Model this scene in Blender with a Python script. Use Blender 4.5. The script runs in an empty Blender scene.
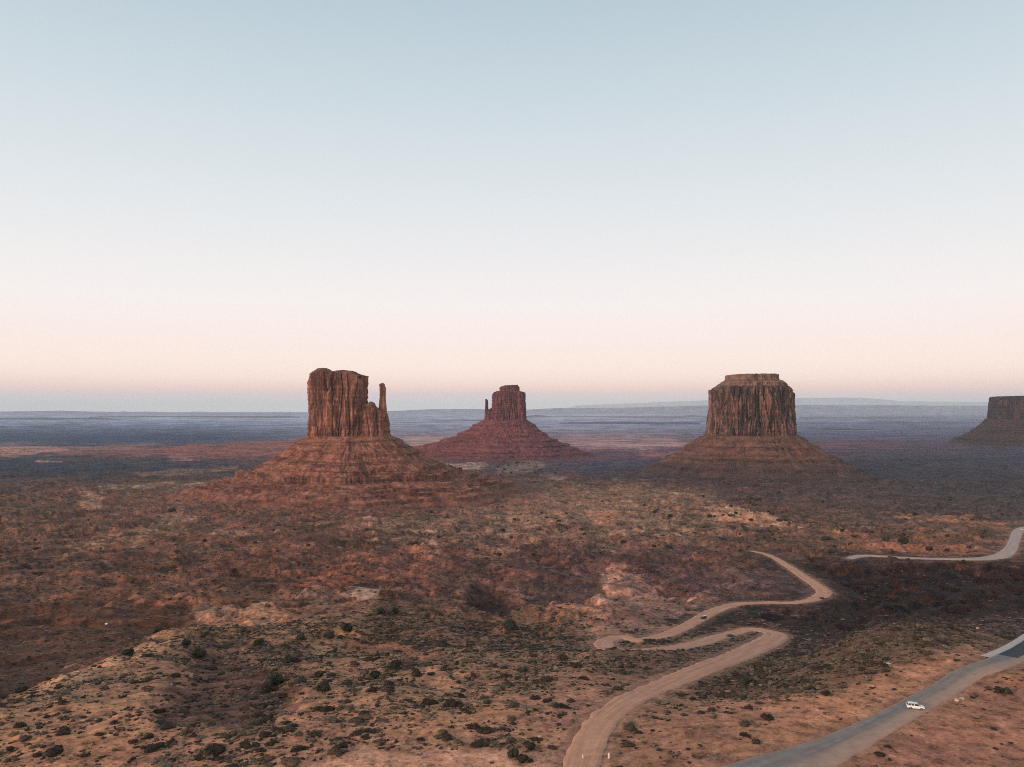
import bpy, math, random
import numpy as np

# ------------------------------------------------------------------ camera, sky, sun, exposure
sc = bpy.context.scene
col = sc.collection
FPX, U0, V0, CAM_Z = 796.0, 512.0, 409.0, 220.0
cd = bpy.data.cameras.new('camera'); cam = bpy.data.objects.new('camera', cd); col.objects.link(cam)
cd.sensor_width = 36.0; cd.lens = 36.0 * FPX / 1024.0
cd.shift_y = -(V0 - 383.5) / 1024.0 * -1.0
cd.clip_start = 1.0; cd.clip_end = 200000.0
cam.location = (0, 0, CAM_Z); cam.rotation_euler = (math.radians(90), 0, 0)
sc.camera = cam
sc.view_settings.view_transform = 'Standard'; sc.view_settings.look = 'None'
sc.view_settings.gamma = 1.0; sc.view_settings.use_curve_mapping = False
sc.view_settings.exposure = 0.0
HAZE_DENS = 2.1e-5
HAZE_TOP = 1300.0
HAZE_GLOW = (0.455, 0.51, 0.55)
SUN_EL, SUN_AZ = math.radians(13), math.radians(236)      # afterglow low in the west, behind the viewer and to the left

def s2l(c):
    c = np.asarray(c, float) / 255.0
    return np.where(c <= 0.04045, c / 12.92, ((c + 0.055) / 1.055) ** 2.4)

w = bpy.data.worlds.new('World'); sc.world = w; w.use_nodes = True
nt = w.node_tree; nt.nodes.clear(); N = nt.nodes.new; L = nt.links.new
out = N('ShaderNodeOutputWorld'); bg = N('ShaderNodeBackground'); L(bg.outputs[0], out.inputs[0])
tc = N('ShaderNodeTexCoord'); sp = N('ShaderNodeSeparateXYZ'); L(tc.outputs['Generated'], sp.inputs[0])
def ramp(stops):
    r = N('ShaderNodeValToRGB'); e = r.color_ramp.elements
    while len(e) > 1: e.remove(e[-1])
    e[0].position = stops[0][0]; e[0].color = (*(0.5 * s2l(stops[0][1])), 1)
    for p, c in stops[1:]:
        k = e.new(p); k.color = (*(0.5 * s2l(c)), 1)      # half value here, Background strength 2
    return r
def el(v): return math.sin(math.atan((V0 - v) / FPX))
# anti-twilight sky in the east: earth shadow, belt of Venus, cream, pale blue
def above(v, c):
    """sky colour beyond the air so that, seen through it, the sky has colour c"""
    e = el(v); T = math.exp(-HAZE_DENS * min((HAZE_TOP - CAM_Z) / max(e, 1e-4), 98000)); lin = (s2l(c) - (1 - T) * np.array(HAZE_GLOW)) / T
    lin = np.clip(lin, 0.2, 1.9); return tuple(255 * np.where(lin <= 0.0031308, lin * 12.92, 1.055 * lin ** (1 / 2.4) - 0.055))
SKYV = [(403, (188, 193, 198)), (399, (197, 197, 201)), (394, (211, 201, 203)),
             (388, (229, 209, 203)), (380, (240, 222, 214)), (368, (247, 231, 222)), (348, (248, 234, 229)),
             (305, (245, 240, 239)), (204, (225, 231, 235)), (104, (205, 218, 225)), (4, (186, 204, 215))]
east = ramp([(0.0, above(403, (188, 194, 198)))] + [(el(v), above(v, c)) for v, c in SKYV] + [(0.75, (150, 176, 200)), (1.0, (140, 166, 195))])
L(sp.outputs['Z'], east.inputs[0])
west = ramp([(0.0, (240, 188, 142)), (0.1, (240, 208, 172)), (0.3, (246, 228, 208)), (0.6, (215, 214, 215)), (1.0, (160, 176, 195))])
L(sp.outputs['Z'], west.inputs[0])
mr = N('ShaderNodeMapRange'); mr.interpolation_type = 'SMOOTHSTEP'
mr.inputs['From Min'].default_value = 0.15; mr.inputs['From Max'].default_value = -0.7
L(sp.outputs['Y'], mr.inputs['Value'])
mx = N('ShaderNodeMix'); mx.data_type = 'RGBA'
L(mr.outputs[0], mx.inputs['Factor']); L(east.outputs[0], mx.inputs['A']); L(west.outputs[0], mx.inputs['B'])
sky = N('ShaderNodeTexSky'); sky.sky_type = 'NISHITA'; sky.sun_disc = False
sky.sun_elevation = SUN_EL; sky.sun_rotation = SUN_AZ
nsc = N('ShaderNodeMix'); nsc.data_type = 'RGBA'; nsc.blend_type = 'ADD'
nm = N('ShaderNodeVectorMath'); nm.operation = 'SCALE'; L(sky.outputs[0], nm.inputs[0])
nmul = N('ShaderNodeMath'); nmul.operation = 'MULTIPLY'; nmul.inputs[1].default_value = 0.025
L(mr.outputs[0], nmul.inputs[0]); L(nmul.outputs[0], nm.inputs['Scale'])
nsc.inputs['Factor'].default_value = 1.0
L(mx.outputs['Result'], nsc.inputs['A']); L(nm.outputs[0], nsc.inputs['B'])
L(nsc.outputs['Result'], bg.inputs['Color']); bg.inputs['Strength'].default_value = 2.0

sd = bpy.data.lights.new('sun', 'SUN'); sd.energy = 2.9; sd.angle = math.radians(8); sd.color = (1.0, 0.72, 0.54)
so = bpy.data.objects.new('sun', sd); col.objects.link(so)
# direction TO the sun: azimuth measured clockwise from +Y
from mathutils import Vector, Matrix
sdir = Vector((math.sin(SUN_AZ) * math.cos(SUN_EL), math.cos(SUN_AZ) * math.cos(SUN_EL), math.sin(SUN_EL)))
so.rotation_euler = sdir.to_track_quat('Z', 'Y').to_euler(); so.location = (-200, -200, 400)
sc.cycles.volume_bounces = 1; sc.cycles.max_bounces = 5
sc.cycles.filter_width = 1.0; sc.cycles.use_adaptive_sampling = False
sc.cycles.use_denoising = False      # the smoother blurs what lies behind the air

# ------------------------------------------------------------------ noise
rng = np.random.default_rng(7); random.seed(7)
PERM = np.tile(rng.permutation(256), 3).astype(np.int32)
G2 = np.stack([np.cos(np.arange(256) * 2.399), np.sin(np.arange(256) * 2.399)], 1).astype(np.float32)
g3 = rng.normal(size=(256, 3)); G3 = (g3 / np.linalg.norm(g3, axis=1)[:, None]).astype(np.float32)
def fade(t): return t * t * t * (t * (t * 6 - 15) + 10)
def n2(x, y, seed=0):
    x = np.asarray(x, np.float64) + seed * 17.31; y = np.asarray(y, np.float64) + seed * 9.73
    xi = np.floor(x).astype(np.int64); yi = np.floor(y).astype(np.int64)
    xf = (x - xi).astype(np.float32); yf = (y - yi).astype(np.float32); xi &= 255; yi &= 255
    def g(a, b, dx, dy):
        h = PERM[PERM[xi + a] + yi + b]; q = G2[h]
        return q[..., 0] * dx + q[..., 1] * dy
    u = fade(xf); v = fade(yf)
    a = g(0, 0, xf, yf); b = g(1, 0, xf - 1, yf); c = g(0, 1, xf, yf - 1); d = g(1, 1, xf - 1, yf - 1)
    return 1.4 * ((a + u * (b - a)) * (1 - v) + (c + u * (d - c)) * v)
def n3(x, y, z, seed=0):
    x = np.asarray(x, np.float64) + seed * 17.31; y = np.asarray(y, np.float64) + seed * 9.73; z = np.asarray(z, np.float64) + seed * 5.1
    xi = np.floor(x).astype(np.int64); yi = np.floor(y).astype(np.int64); zi = np.floor(z).astype(np.int64)
    f = [(x - xi).astype(np.float32), (y - yi).astype(np.float32), (z - zi).astype(np.float32)]
    xi &= 255; yi &= 255; zi &= 255
    u, v, t = fade(f[0]), fade(f[1]), fade(f[2]); r = 0
    for a in (0, 1):
        for b in (0, 1):
            for c in (0, 1):
                q = G3[PERM[PERM[PERM[xi + a] + yi + b] + zi + c]]
                dot = q[..., 0] * (f[0] - a) + q[..., 1] * (f[1] - b) + q[..., 2] * (f[2] - c)
                r = r + dot * (u if a else 1 - u) * (v if b else 1 - v) * (t if c else 1 - t)
    return 1.5 * r
def fbm2(x, y, o=4, seed=0):
    s, a, t = 0, 1.0, 0
    for i in range(o):
        s = s + a * n2(x, y, seed + i); t += a; a *= 0.5; x = x * 2.03; y = y * 2.03
    return s / t * 1.4
def ridge2(x, y, o=3, seed=0):
    s, a, t = 0, 1.0, 0
    for i in range(o):
        s = s + a * (1 - 2.2 * np.abs(n2(x, y, seed + i))); t += a; a *= 0.5; x = x * 2.1; y = y * 2.1
    return s / t
def sst(x, a, b):
    t = np.clip((x - a) / (b - a), 0, 1); return t * t * (3 - 2 * t)

# ------------------------------------------------------------------ lie of the land
PL = np.array([(20, 142), (80, 143), (150, 143), (210, 141), (250, 134.5), (300, 126), (420, 101), (600, 77), (750, 67), (1000, 52), (1500, 32),
               (2000, 22), (3000, 13), (4000, 8), (8000, 4), (20000, 0), (90000, 0)], float)
PR = np.array([(20, 142), (80, 142), (150, 142), (210, 142), (250, 141), (290, 138), (330, 129), (400, 113), (500, 93), (600, 78), (750, 67), (1000, 52), (1500, 32),
               (2000, 22), (3000, 13), (4000, 8), (8000, 4), (20000, 0), (90000, 0)], float)
def from_curve(P):
    # smooth the broken line in log distance
    lx = np.linspace(math.log(20), math.log(90000), 900); z = np.interp(lx, np.log(P[:, 0]), P[:, 1])
    k = np.hanning(15); k /= k.sum(); z = np.convolve(np.pad(z, 7, 'edge'), k, 'valid'); return lx, z
CL, CR = from_curve(PL), from_curve(PR)
def dist_eff(X, Y):
    r = np.hypot(X, Y); a = np.arctan2(X, Y)
    ac = np.clip(a, -math.radians(45), math.radians(45))
    return np.maximum(r * np.cos(ac), 20.0), ac
def nominal(X, Y):
    d, a = dist_eff(X, Y); ld = np.log(d)
    zl = np.interp(ld, *CL); zr = np.interp(ld, *CR)
    wr = sst(np.tan(a), 0.30, 0.50)
    return zl * (1 - wr) + zr * wr
def to_uv(X, Y):
    d, a = dist_eff(X, Y)
    return U0 + FPX * np.tan(a), V0 - FPX * (nominal(X, Y) - CAM_Z) / d
def land(u, v):
    """where the sight line of a spot in the photograph meets the smooth lie of the land"""
    Y = np.exp(np.linspace(math.log(120), math.log(60000), 3000)); X = (u - U0) / FPX * Y
    vv = V0 - FPX * (nominal(X, Y) - CAM_Z) / Y
    k = int(np.argmax(vv <= v)); k = max(k, 1)
    t = (vv[k - 1] - v) / max(vv[k - 1] - vv[k], 1e-6); y = Y[k - 1] + t * (Y[k] - Y[k - 1])
    x = (u - U0) / FPX * y
    return x, y, float(nominal(np.array([x]), np.array([y]))[0])

def spline(P, n=8):
    P = np.array(P, float); Q = np.vstack([2 * P[0] - P[1], P, 2 * P[-1] - P[-2]]); o = []
    for i in range(1, len(Q) - 2):
        for t in np.arange(n) / n:
            o.append(0.5 * ((2 * Q[i]) + (-Q[i - 1] + Q[i + 1]) * t + (2 * Q[i - 1] - 5 * Q[i] + 4 * Q[i + 1] - Q[i + 2]) * t * t + (-Q[i - 1] + 3 * Q[i] - 3 * Q[i + 1] + Q[i + 2]) * t ** 3))
    o.append(Q[-2]); return np.array(o)
def road_path(uvw, n=8):
    P = [(*land(u, v), wd) for u, v, wd in uvw]
    S = spline(P, n)
    z = S[:, 2].copy(); k = np.ones(7) / 7; S[:, 2] = np.convolve(np.pad(z, 3, 'edge'), k, 'valid')
    return S
ROADS = {}
ROADS['valley'] = road_path([(572, 790, 8.5), (581, 767, 8.0), (588, 744, 7.8), (601, 722, 7.6), (622, 704, 7.6), (650, 690, 8), (679, 678, 9), (707, 667, 10), (735, 656, 11),
                             (760, 646, 13), (776, 636, 12), (768, 631.5, 9), (748, 630, 7.5), (722, 636, 8), (700, 642.5, 8.4), (672, 648, 8.6), (640, 651.3, 8.8), (616, 650, 9.2), (604, 645, 9),
                             (607, 640, 8), (622, 637.5, 6), (640, 639.2, 5.5), (660, 636, 8.0), (680, 629, 8.5), (697, 620, 9), (714, 611, 10), (735, 604.6, 8.5), (765, 602.5, 6), (793, 602.3, 6.5), (812, 599.5, 9),
                             (824, 593, 12), (818, 586, 11), (804, 576.5, 10), (788, 566, 9), (775, 558, 7.5), (764, 553.5, 6), (752, 551, 5)], 7)
ROADS['gravel'] = road_path([(848, 561, 8), (862, 558.2, 10), (882, 558.6, 9), (905, 560.2, 8.5), (940, 561.2, 9), (975, 561.4, 13), (998, 559, 17), (1009, 553, 14), (1014, 544, 12), (1018, 534, 13), (1026, 529.5, 14), (1050, 527, 14)], 6)
ROADS['gravel'][:, 2] += 2.6
ROADS['paved'] = road_path([(600, 845, 19), (690, 806, 18), (775, 771, 14.5), (838, 745, 9.6), (900, 713, 7.4), (962, 678.5, 7.4), (1024, 643.5, 8.2), (1085, 609, 8.5), (1150, 574, 9)], 8)
def near_road(X, Y, S, reach):
    """distance to a road's axis, the road's height and its width at the nearest spot; inf beyond reach"""
    D = np.full(X.shape, np.inf); Z = np.zeros(X.shape); W = np.zeros(X.shape)
    m = (X > S[:, 0].min() - reach) & (X < S[:, 0].max() + reach) & (Y > S[:, 1].min() - reach) & (Y < S[:, 1].max() + reach)
    idx = np.nonzero(m.ravel())[0]
    x = X.ravel()[idx]; y = Y.ravel()[idx]; d = np.full(x.shape, np.inf); z = np.zeros(x.shape); wd = np.zeros(x.shape)
    for a, b in zip(S[:-1], S[1:]):
        q = np.nonzero((x > min(a[0], b[0]) - reach) & (x < max(a[0], b[0]) + reach) & (y > min(a[1], b[1]) - reach) & (y < max(a[1], b[1]) + reach))[0]
        if not len(q): continue
        e = b[:2] - a[:2]; t = np.clip(((x[q] - a[0]) * e[0] + (y[q] - a[1]) * e[1]) / max(e @ e, 1e-9), 0, 1)
        dd = np.hypot(x[q] - a[0] - t * e[0], y[q] - a[1] - t * e[1]); c = dd < d[q]; q2 = q[c]
        d[q2] = dd[c]; z[q2] = (a[2] + t * (b[2] - a[2]))[c]; wd[q2] = (a[3] + t * (b[3] - a[3]))[c]
    D.ravel()[idx] = d; Z.ravel()[idx] = z; W.ravel()[idx] = wd
    return D, Z, W

def poly_mask(u, v, P, soft):
    """1 inside the polygon, fading to 0 over `soft`"""
    P = np.array(P, float); M = np.zeros(u.shape)
    m = (u > P[:, 0].min() - soft) & (u < P[:, 0].max() + soft) & (v > P[:, 1].min() - soft) & (v < P[:, 1].max() + soft)
    if not m.any(): return M
    x, y = u[m], v[m]; d = np.full(x.shape, 1e9); ins = np.zeros(x.shape, bool)
    for (x0, y0), (x1, y1) in zip(P, np.roll(P, -1, 0)):
        ex, ey = x1 - x0, y1 - y0; t = np.clip(((x - x0) * ex + (y - y0) * ey) / (ex * ex + ey * ey + 1e-9), 0, 1)
        d = np.minimum(d, np.hypot(x - x0 - t * ex, y - y0 - t * ey))
        ins ^= ((y0 > y) != (y1 > y)) & (x < (x1 - x0) * (y - y0) / (y1 - y0 + 1e-12) + x0)
    M[m] = sst(np.where(ins, d, -d), -soft, soft); return M

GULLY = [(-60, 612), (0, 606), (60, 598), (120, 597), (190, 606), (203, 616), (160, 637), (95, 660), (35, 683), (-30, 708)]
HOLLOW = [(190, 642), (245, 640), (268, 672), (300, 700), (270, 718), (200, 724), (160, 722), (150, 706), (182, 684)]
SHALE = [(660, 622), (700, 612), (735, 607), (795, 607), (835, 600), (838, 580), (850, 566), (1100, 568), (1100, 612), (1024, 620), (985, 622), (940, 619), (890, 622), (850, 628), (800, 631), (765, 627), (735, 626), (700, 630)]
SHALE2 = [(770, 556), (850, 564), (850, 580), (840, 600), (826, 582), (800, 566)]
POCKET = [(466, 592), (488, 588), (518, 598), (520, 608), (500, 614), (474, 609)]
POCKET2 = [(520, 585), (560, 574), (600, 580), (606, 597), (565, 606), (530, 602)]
CARVE = [(GULLY, 14, -6.0), (HOLLOW, 12, -2.2), (SHALE, 9, -7.0), (POCKET, 5, -6.0), (POCKET2, 9, -3.0), (SHALE2, 6, -4.0)]
def bumps(X, Y):
    """humps beside the road that hide short stretches of it"""
    s = 0
    for u, v, ru, rv, h in [(802, 606.5, 18, 3.0, 2.5), (960, 632, 60, 7, 2.2)]:
        x, y, _ = land(u, v); rx = ru / FPX * y; ry = rv * y * y / (FPX * (CAM_Z - 110))
        s = s + h * np.exp(-((X - x) / rx) ** 2 - ((Y - y) / ry) ** 2)
    return s
def height(X, Y, roads=True):
    X = np.asarray(X, float); Y = np.asarray(Y, float)
    d, a = dist_eff(X, Y); z0 = nominal(X, Y); u, v = to_uv(X, Y)
    amp = np.interp(np.log(d), np.log([60, 170, 260, 400, 800, 1500, 2500, 6000, 15000, 60000]), [0.3, 1.1, 4.0, 8.5, 12.5, 11.0, 5.0, 8, 20, 50])
    far = sst(np.log(d), math.log(3000), math.log(9000))
    wx = 14 * n2(X / 60, Y / 60, 40); wy = 14 * n2(X / 60, Y / 60, 41)
    h = 0.75 * fbm2(X / 130, Y / 130, 3, 1) + 0.55 * (ridge2((X + wx) / 62, (Y + wy) / 62, 3, 5) - 0.35) + 0.26 * ridge2((X + wx) / 24, (Y + wy) / 30, 3, 8)
    hf = fbm2(X / 1900, Y / 1900, 4, 12)
    z = z0 + amp * (h * (1 - far) + hf * far)
    uu = u + (14 * n2(X / 25, Y / 25, 50) + 7 * n2(X / 8, Y / 8, 52)) * np.clip(300 / d, .3, 1.2); vv = v + (8 * n2(X / 25, Y / 25, 51) + 4 * n2(X / 8, Y / 8, 53)) * np.clip(300 / d, .15, 1.2)
    cv = 0; ledge = 0
    for P, soft, dep in CARVE:
        m = poly_mask(uu, vv, P, soft); cv = cv + m * dep
        if dep < -6.5: ledge = np.maximum(ledge, m)
    z = z + cv
    # stepped ledges where shale is bare
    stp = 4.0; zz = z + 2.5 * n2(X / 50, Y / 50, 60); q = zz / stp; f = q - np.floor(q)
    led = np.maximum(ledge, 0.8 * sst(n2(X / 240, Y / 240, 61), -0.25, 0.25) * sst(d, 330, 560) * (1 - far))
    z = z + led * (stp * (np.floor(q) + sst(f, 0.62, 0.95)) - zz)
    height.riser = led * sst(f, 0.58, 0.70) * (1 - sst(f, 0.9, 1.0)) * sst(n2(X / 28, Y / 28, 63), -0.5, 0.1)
    z = z + np.clip(250 / d, 0, 1) * (0.28 * fbm2(X / 7, Y / 7, 3, 20)) + np.clip(d / 900, .15, 1) * 0.5 * (1 - far) * fbm2(X / 22, Y / 22, 2, 26)
    z = z + bumps(X, Y)
    md = sst(d, 330, 600) * (1 - sst(d, 2200, 4000))            # sharp little gullies of the badlands
    rg = ridge2((X + 2 * wx) / 34, (Y + 2 * wy) / 46, 4, 30) - 0.3; z = z + md * 3.2 * rg * sst(n2(X / 300, Y / 300, 36), -0.5, 0.3)
    rd = np.full(X.shape, 1e3)
    if roads:
        bm_, zs_, ws_ = np.zeros(X.shape), np.zeros(X.shape), np.zeros(X.shape)
        for k, S in ROADS.items():
            D, Z, W = near_road(X, Y, S, 60); g = D < 60; s = np.where(g, D - W / 2, 1e3)
            b = np.where(g, 1 - sst(s, 4.0, 42), 0); wt = b / np.maximum(s, 0.05) ** 2
            berm = 0.3 * np.exp(-((s - 2.0) / 1.1) ** 2) * (0.6 + n2(X / 9, Y / 9, 38))
            bm_ = np.maximum(bm_, b); zs_ += wt * (Z - 0.22 + berm); ws_ += wt; rd = np.minimum(rd, s)
        z = np.where(ws_ > 0, z * (1 - bm_) + zs_ / np.maximum(ws_, 1e-12) * bm_, z)
    return z, rd, u, v, d

# ------------------------------------------------------------------ mesh and object helpers
def mesh_np(name, V, F, smooth=True, attrs=None, mat=None):
    me = bpy.data.meshes.new(name); V = np.asarray(V, np.float32); F = np.asarray(F, np.int32); k = F.shape[1]
    me.vertices.add(len(V)); me.vertices.foreach_set('co', V.ravel())
    me.loops.add(F.size); me.loops.foreach_set('vertex_index', F.ravel())
    me.polygons.add(len(F)); me.polygons.foreach_set('loop_start', np.arange(0, F.size, k, dtype=np.int32))
    try: me.polygons.foreach_set('loop_total', np.full(len(F), k, np.int32))
    except Exception: pass
    me.polygons.foreach_set('use_smooth', np.full(len(F), smooth))
    for an, A in (attrs or {}).items():
        A = np.asarray(A, np.float32)
        if A.ndim == 1:
            at = me.attributes.new(an, 'FLOAT', 'POINT'); at.data.foreach_set('value', A)
        else:
            at = me.attributes.new(an, 'FLOAT_COLOR', 'POINT'); c = np.ones((len(A), 4), np.float32); c[:, :3] = A; at.data.foreach_set('color', c.ravel())
    me.update(); me.validate()
    if mat: me.materials.append(mat)
    return me
def link(name, me, parent=None, loc=None):
    o = bpy.data.objects.new(name, me); col.objects.link(o)
    if parent: o.parent = parent
    if loc is not None: o.location = loc
    return o
def tag(o, label=None, cat=None, group=None, kind=None):
    if label: o['label'] = label
    if cat: o['category'] = cat
    if group: o['group'] = group
    if kind: o['kind'] = kind
    return o
def empty(name, loc, rz=0):
    o = bpy.data.objects.new(name, None); col.objects.link(o); o.location = loc; o.rotation_euler = (0, 0, rz); o.empty_display_size = 1; return o
def grid_faces(nr, nc, wrap):
    i = np.arange(nr - 1)[:, None]; j = np.arange(nc if wrap else nc - 1)[None]; j2 = (j + 1) % nc
    return np.stack([i * nc + j, i * nc + j2, (i + 1) * nc + j2, (i + 1) * nc + j], -1).reshape(-1, 4)

# ------------------------------------------------------------------ materials
def new_mat(name, rough=0.9):
    m = bpy.data.materials.new(name); m.use_nodes = True; t = m.node_tree; b = t.nodes['Principled BSDF']
    b.inputs['Roughness'].default_value = rough
    try: b.inputs['Specular IOR Level'].default_value = 0.15
    except Exception: pass
    return m, t, b
def nmix(t, A, B, fac, mode='MIX'):
    x = t.nodes.new('ShaderNodeMix'); x.data_type = 'RGBA'; x.blend_type = mode
    for v, n in ((A, 'A'), (B, 'B'), (fac, 'Factor')):
        if isinstance(v, (int, float)): x.inputs[n].default_value = v
        elif isinstance(v, (tuple, list)): x.inputs[n].default_value = (*v, 1)
        else: t.links.new(v, x.inputs[n])
    return x.outputs['Result']
def nnoise(t, vec, scale, detail=4, rough=0.6, dist=0.0):
    n = t.nodes.new('ShaderNodeTexNoise'); n.inputs['Scale'].default_value = scale; n.inputs['Detail'].default_value = detail
    n.inputs['Roughness'].default_value = rough; n.inputs['Distortion'].default_value = dist
    t.links.new(vec, n.inputs['Vector']); return n.outputs['Fac']
def nramp(t, fac, stops):
    r = t.nodes.new('ShaderNodeValToRGB'); e = r.color_ramp.elements
    while len(e) > 1: e.remove(e[-1])
    e[0].position = stops[0][0]; e[0].color = (*(stops[0][1] if isinstance(stops[0][1], tuple) else (stops[0][1],) * 3), 1)
    for p, c in stops[1:]: e.new(p).color = (*(c if isinstance(c, tuple) else (c,) * 3), 1)
    t.links.new(fac, r.inputs[0]); return r.outputs[0]
def npos(t, scale=(1, 1, 1)):
    g = t.nodes.new('ShaderNodeNewGeometry'); m = t.nodes.new('ShaderNodeMapping'); m.inputs['Scale'].default_value = scale
    t.links.new(g.outputs['Position'], m.inputs['Vector']); return m.outputs[0]
def nbump(t, b, hgt, strength, dist):
    n = t.nodes.new('ShaderNodeBump'); n.inputs['Strength'].default_value = strength; n.inputs['Distance'].default_value = dist
    t.links.new(hgt, n.inputs['Height']); t.links.new(n.outputs[0], b.inputs['Normal'])

def ground_material():
    m, t, b = new_mat('desert_soil', 0.95)
    a = t.nodes.new('ShaderNodeAttribute'); a.attribute_name = 'soil'
    p = npos(t)
    f1 = nnoise(t, p, 1.1, 5, 0.7); f2 = nnoise(t, p, 0.16, 4, 0.65, 0.6); f3 = nnoise(t, p, 0.02, 4, 0.6)
    c = nmix(t, a.outputs['Color'], nramp(t, f1, [(0.25, 0.5), (0.5, 1.0), (0.75, 1.5)]), 0.8, 'MULTIPLY')
    c = nmix(t, c, nramp(t, f2, [(0.3, 0.5), (0.5, 1.0), (0.70, 1.45)]), 0.85, 'MULTIPLY')
    f4 = nnoise(t, p, 0.42, 3, 0.6); c = nmix(t, c, nramp(t, f4, [(0.36, 0.42), (0.46, 1.0), (0.6, 1.05), (0.72, 1.6)]), 0.8, 'MULTIPLY')
    c = nmix(t, c, nramp(t, f3, [(0.3, (0.74, .76, .78)), (0.5, (1.0, 1., 1.)), (0.7, (1.22, 1.16, 1.1))]), 0.8, 'MULTIPLY')
    t.links.new(c, b.inputs['Base Color'])
    nbump(t, b, f1, 0.6, 0.25)
    return m
def road_material(name, c1, c2, streak, grey=None):
    m, t, b = new_mat(name, 0.9)
    a = t.nodes.new('ShaderNodeAttribute'); a.attribute_name = 'across'
    al = t.nodes.new('ShaderNodeAttribute'); al.attribute_name = 'along'
    cx = t.nodes.new('ShaderNodeCombineXYZ'); t.links.new(a.outputs['Fac'], cx.inputs[0]); t.links.new(al.outputs['Fac'], cx.inputs[1])
    mp = t.nodes.new('ShaderNodeMapping'); mp.inputs['Scale'].default_value = (1, 0.03, 1); t.links.new(cx.outputs[0], mp.inputs[0])
    s = nnoise(t, mp.outputs[0], streak, 4, 0.6)
    f = nnoise(t, npos(t), 0.35, 5, 0.7)
    c = nmix(t, c1, c2, nramp(t, s, [(0.32, 0.0), (0.66, 1.0)]))
    if grey:
        c = nmix(t, c, grey[0], nramp(t, a.outputs['Fac'], grey[1]))
    c = nmix(t, c, nramp(t, f, [(0.3, 0.78), (0.7, 1.2)]), 0.8, 'MULTIPLY')
    t.links.new(c, b.inputs['Base Color']); nbump(t, b, f, 0.3, 0.1)
    return m
def rock_material(name, light, mid, dark, varn=0.55, strata=0.5, vs=0.085, lo=0.44, hi=0.62, big=1.0):
    m, t, b = new_mat(name, 0.92)
    p = npos(t); pv = npos(t, (vs / big, vs / big, vs * .17 / big)); pv2 = npos(t, (vs * 3 / big, vs * 3 / big, vs * .45 / big)); ph = npos(t, (0.004 / big, 0.004 / big, 0.12 / math.sqrt(big)))
    base = nmix(t, mid, light, nramp(t, nnoise(t, p, 0.045 / big, 5, 0.65), [(0.40, 0.0), (0.58, 1.0)]))
    st = nramp(t, nnoise(t, ph, 1.0, 4, 0.7, 0.3), [(0.35, 0.65), (0.5, 1.0), (0.62, 1.2)])
    base = nmix(t, base, st, strata, 'MULTIPLY')
    v = nramp(t, nnoise(t, pv, 1.0, 5, 0.62, 0.4), [(lo, 0.0), (hi, 1.0)])
    base = nmix(t, base, dark, nmix(t, (0, 0, 0), v, varn))
    v2 = nramp(t, nnoise(t, pv2, 1.0, 4, 0.6), [(0.3, 0.62), (0.5, 1.0), (0.7, 1.3)])
    base = nmix(t, base, v2, 0.8, 'MULTIPLY')
    f = nnoise(t, p, 0.3 / big, 5, 0.75)
    base = nmix(t, base, nramp(t, f, [(0.3, 0.6), (0.7, 1.4)]), 0.8, 'MULTIPLY')
    t.links.new(base, b.inputs['Base Color']); nbump(t, b, f, 0.7, 1.2)
    return m
def talus_material(name, c1, c2, c3, foot):
    m, t, b = new_mat(name, 0.95)
    a = t.nodes.new('ShaderNodeAttribute'); a.attribute_name = 'gully'
    p = npos(t); ph = npos(t, (0.005, 0.005, 0.16))
    base = nmix(t, c1, c2, nramp(t, nnoise(t, p, 0.05, 6, 0.75), [(0.44, 0.0), (0.54, 1.0)]))
    st = nramp(t, nnoise(t, ph, 1.0, 4, 0.75, 0.4), [(0.38, (0.42, .38, .38)), (0.48, (1.0, 1., 1.)), (0.62, (1.35, 1.3, 1.25))])
    base = nmix(t, base, st, 0.8, 'MULTIPLY')
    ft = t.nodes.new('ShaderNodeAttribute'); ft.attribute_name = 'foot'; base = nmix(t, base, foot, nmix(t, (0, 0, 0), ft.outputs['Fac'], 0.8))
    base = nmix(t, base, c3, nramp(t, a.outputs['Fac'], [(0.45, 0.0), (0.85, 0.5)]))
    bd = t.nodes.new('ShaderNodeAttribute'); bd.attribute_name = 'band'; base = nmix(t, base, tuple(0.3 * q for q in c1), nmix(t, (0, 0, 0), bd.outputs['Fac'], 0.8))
    f = nnoise(t, p, 0.22, 6, 0.8)
    base = nmix(t, base, nramp(t, f, [(0.28, 0.55), (0.5, 1.0), (0.72, 1.45)]), 0.85, 'MULTIPLY')
    t.links.new(base, b.inputs['Base Color']); nbump(t, b, f, 0.8, 1.5)
    return m
def leaf_material(name):
    m, t, b = new_mat(name, 0.85)
    a = t.nodes.new('ShaderNodeAttribute'); a.attribute_name = 'leaf'
    o = t.nodes.new('ShaderNodeObjectInfo')
    c = nmix(t, a.outputs['Color'], nramp(t, o.outputs['Random'], [(0.0, 0.7), (1.0, 1.3)]), 0.9, 'MULTIPLY')
    c = nmix(t, c, nramp(t, nnoise(t, npos(t), 3.0, 3, 0.7), [(0.3, 0.6), (0.7, 1.4)]), 0.8, 'MULTIPLY')
    t.links.new(c, b.inputs['Base Color']); return m
def flat(name, c, rough=0.5, metal=0.0, noise=0.15, spec=0.5):
    m, t, b = new_mat(name, rough); b.inputs['Metallic'].default_value = metal; b.inputs['Specular IOR Level'].default_value = spec
    c = nmix(t, c, nramp(t, nnoise(t, npos(t), 4.0, 3), [(0.3, 1 - noise), (0.7, 1 + noise)]), 1.0, 'MULTIPLY')
    t.links.new(c, b.inputs['Base Color']); return m

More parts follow.
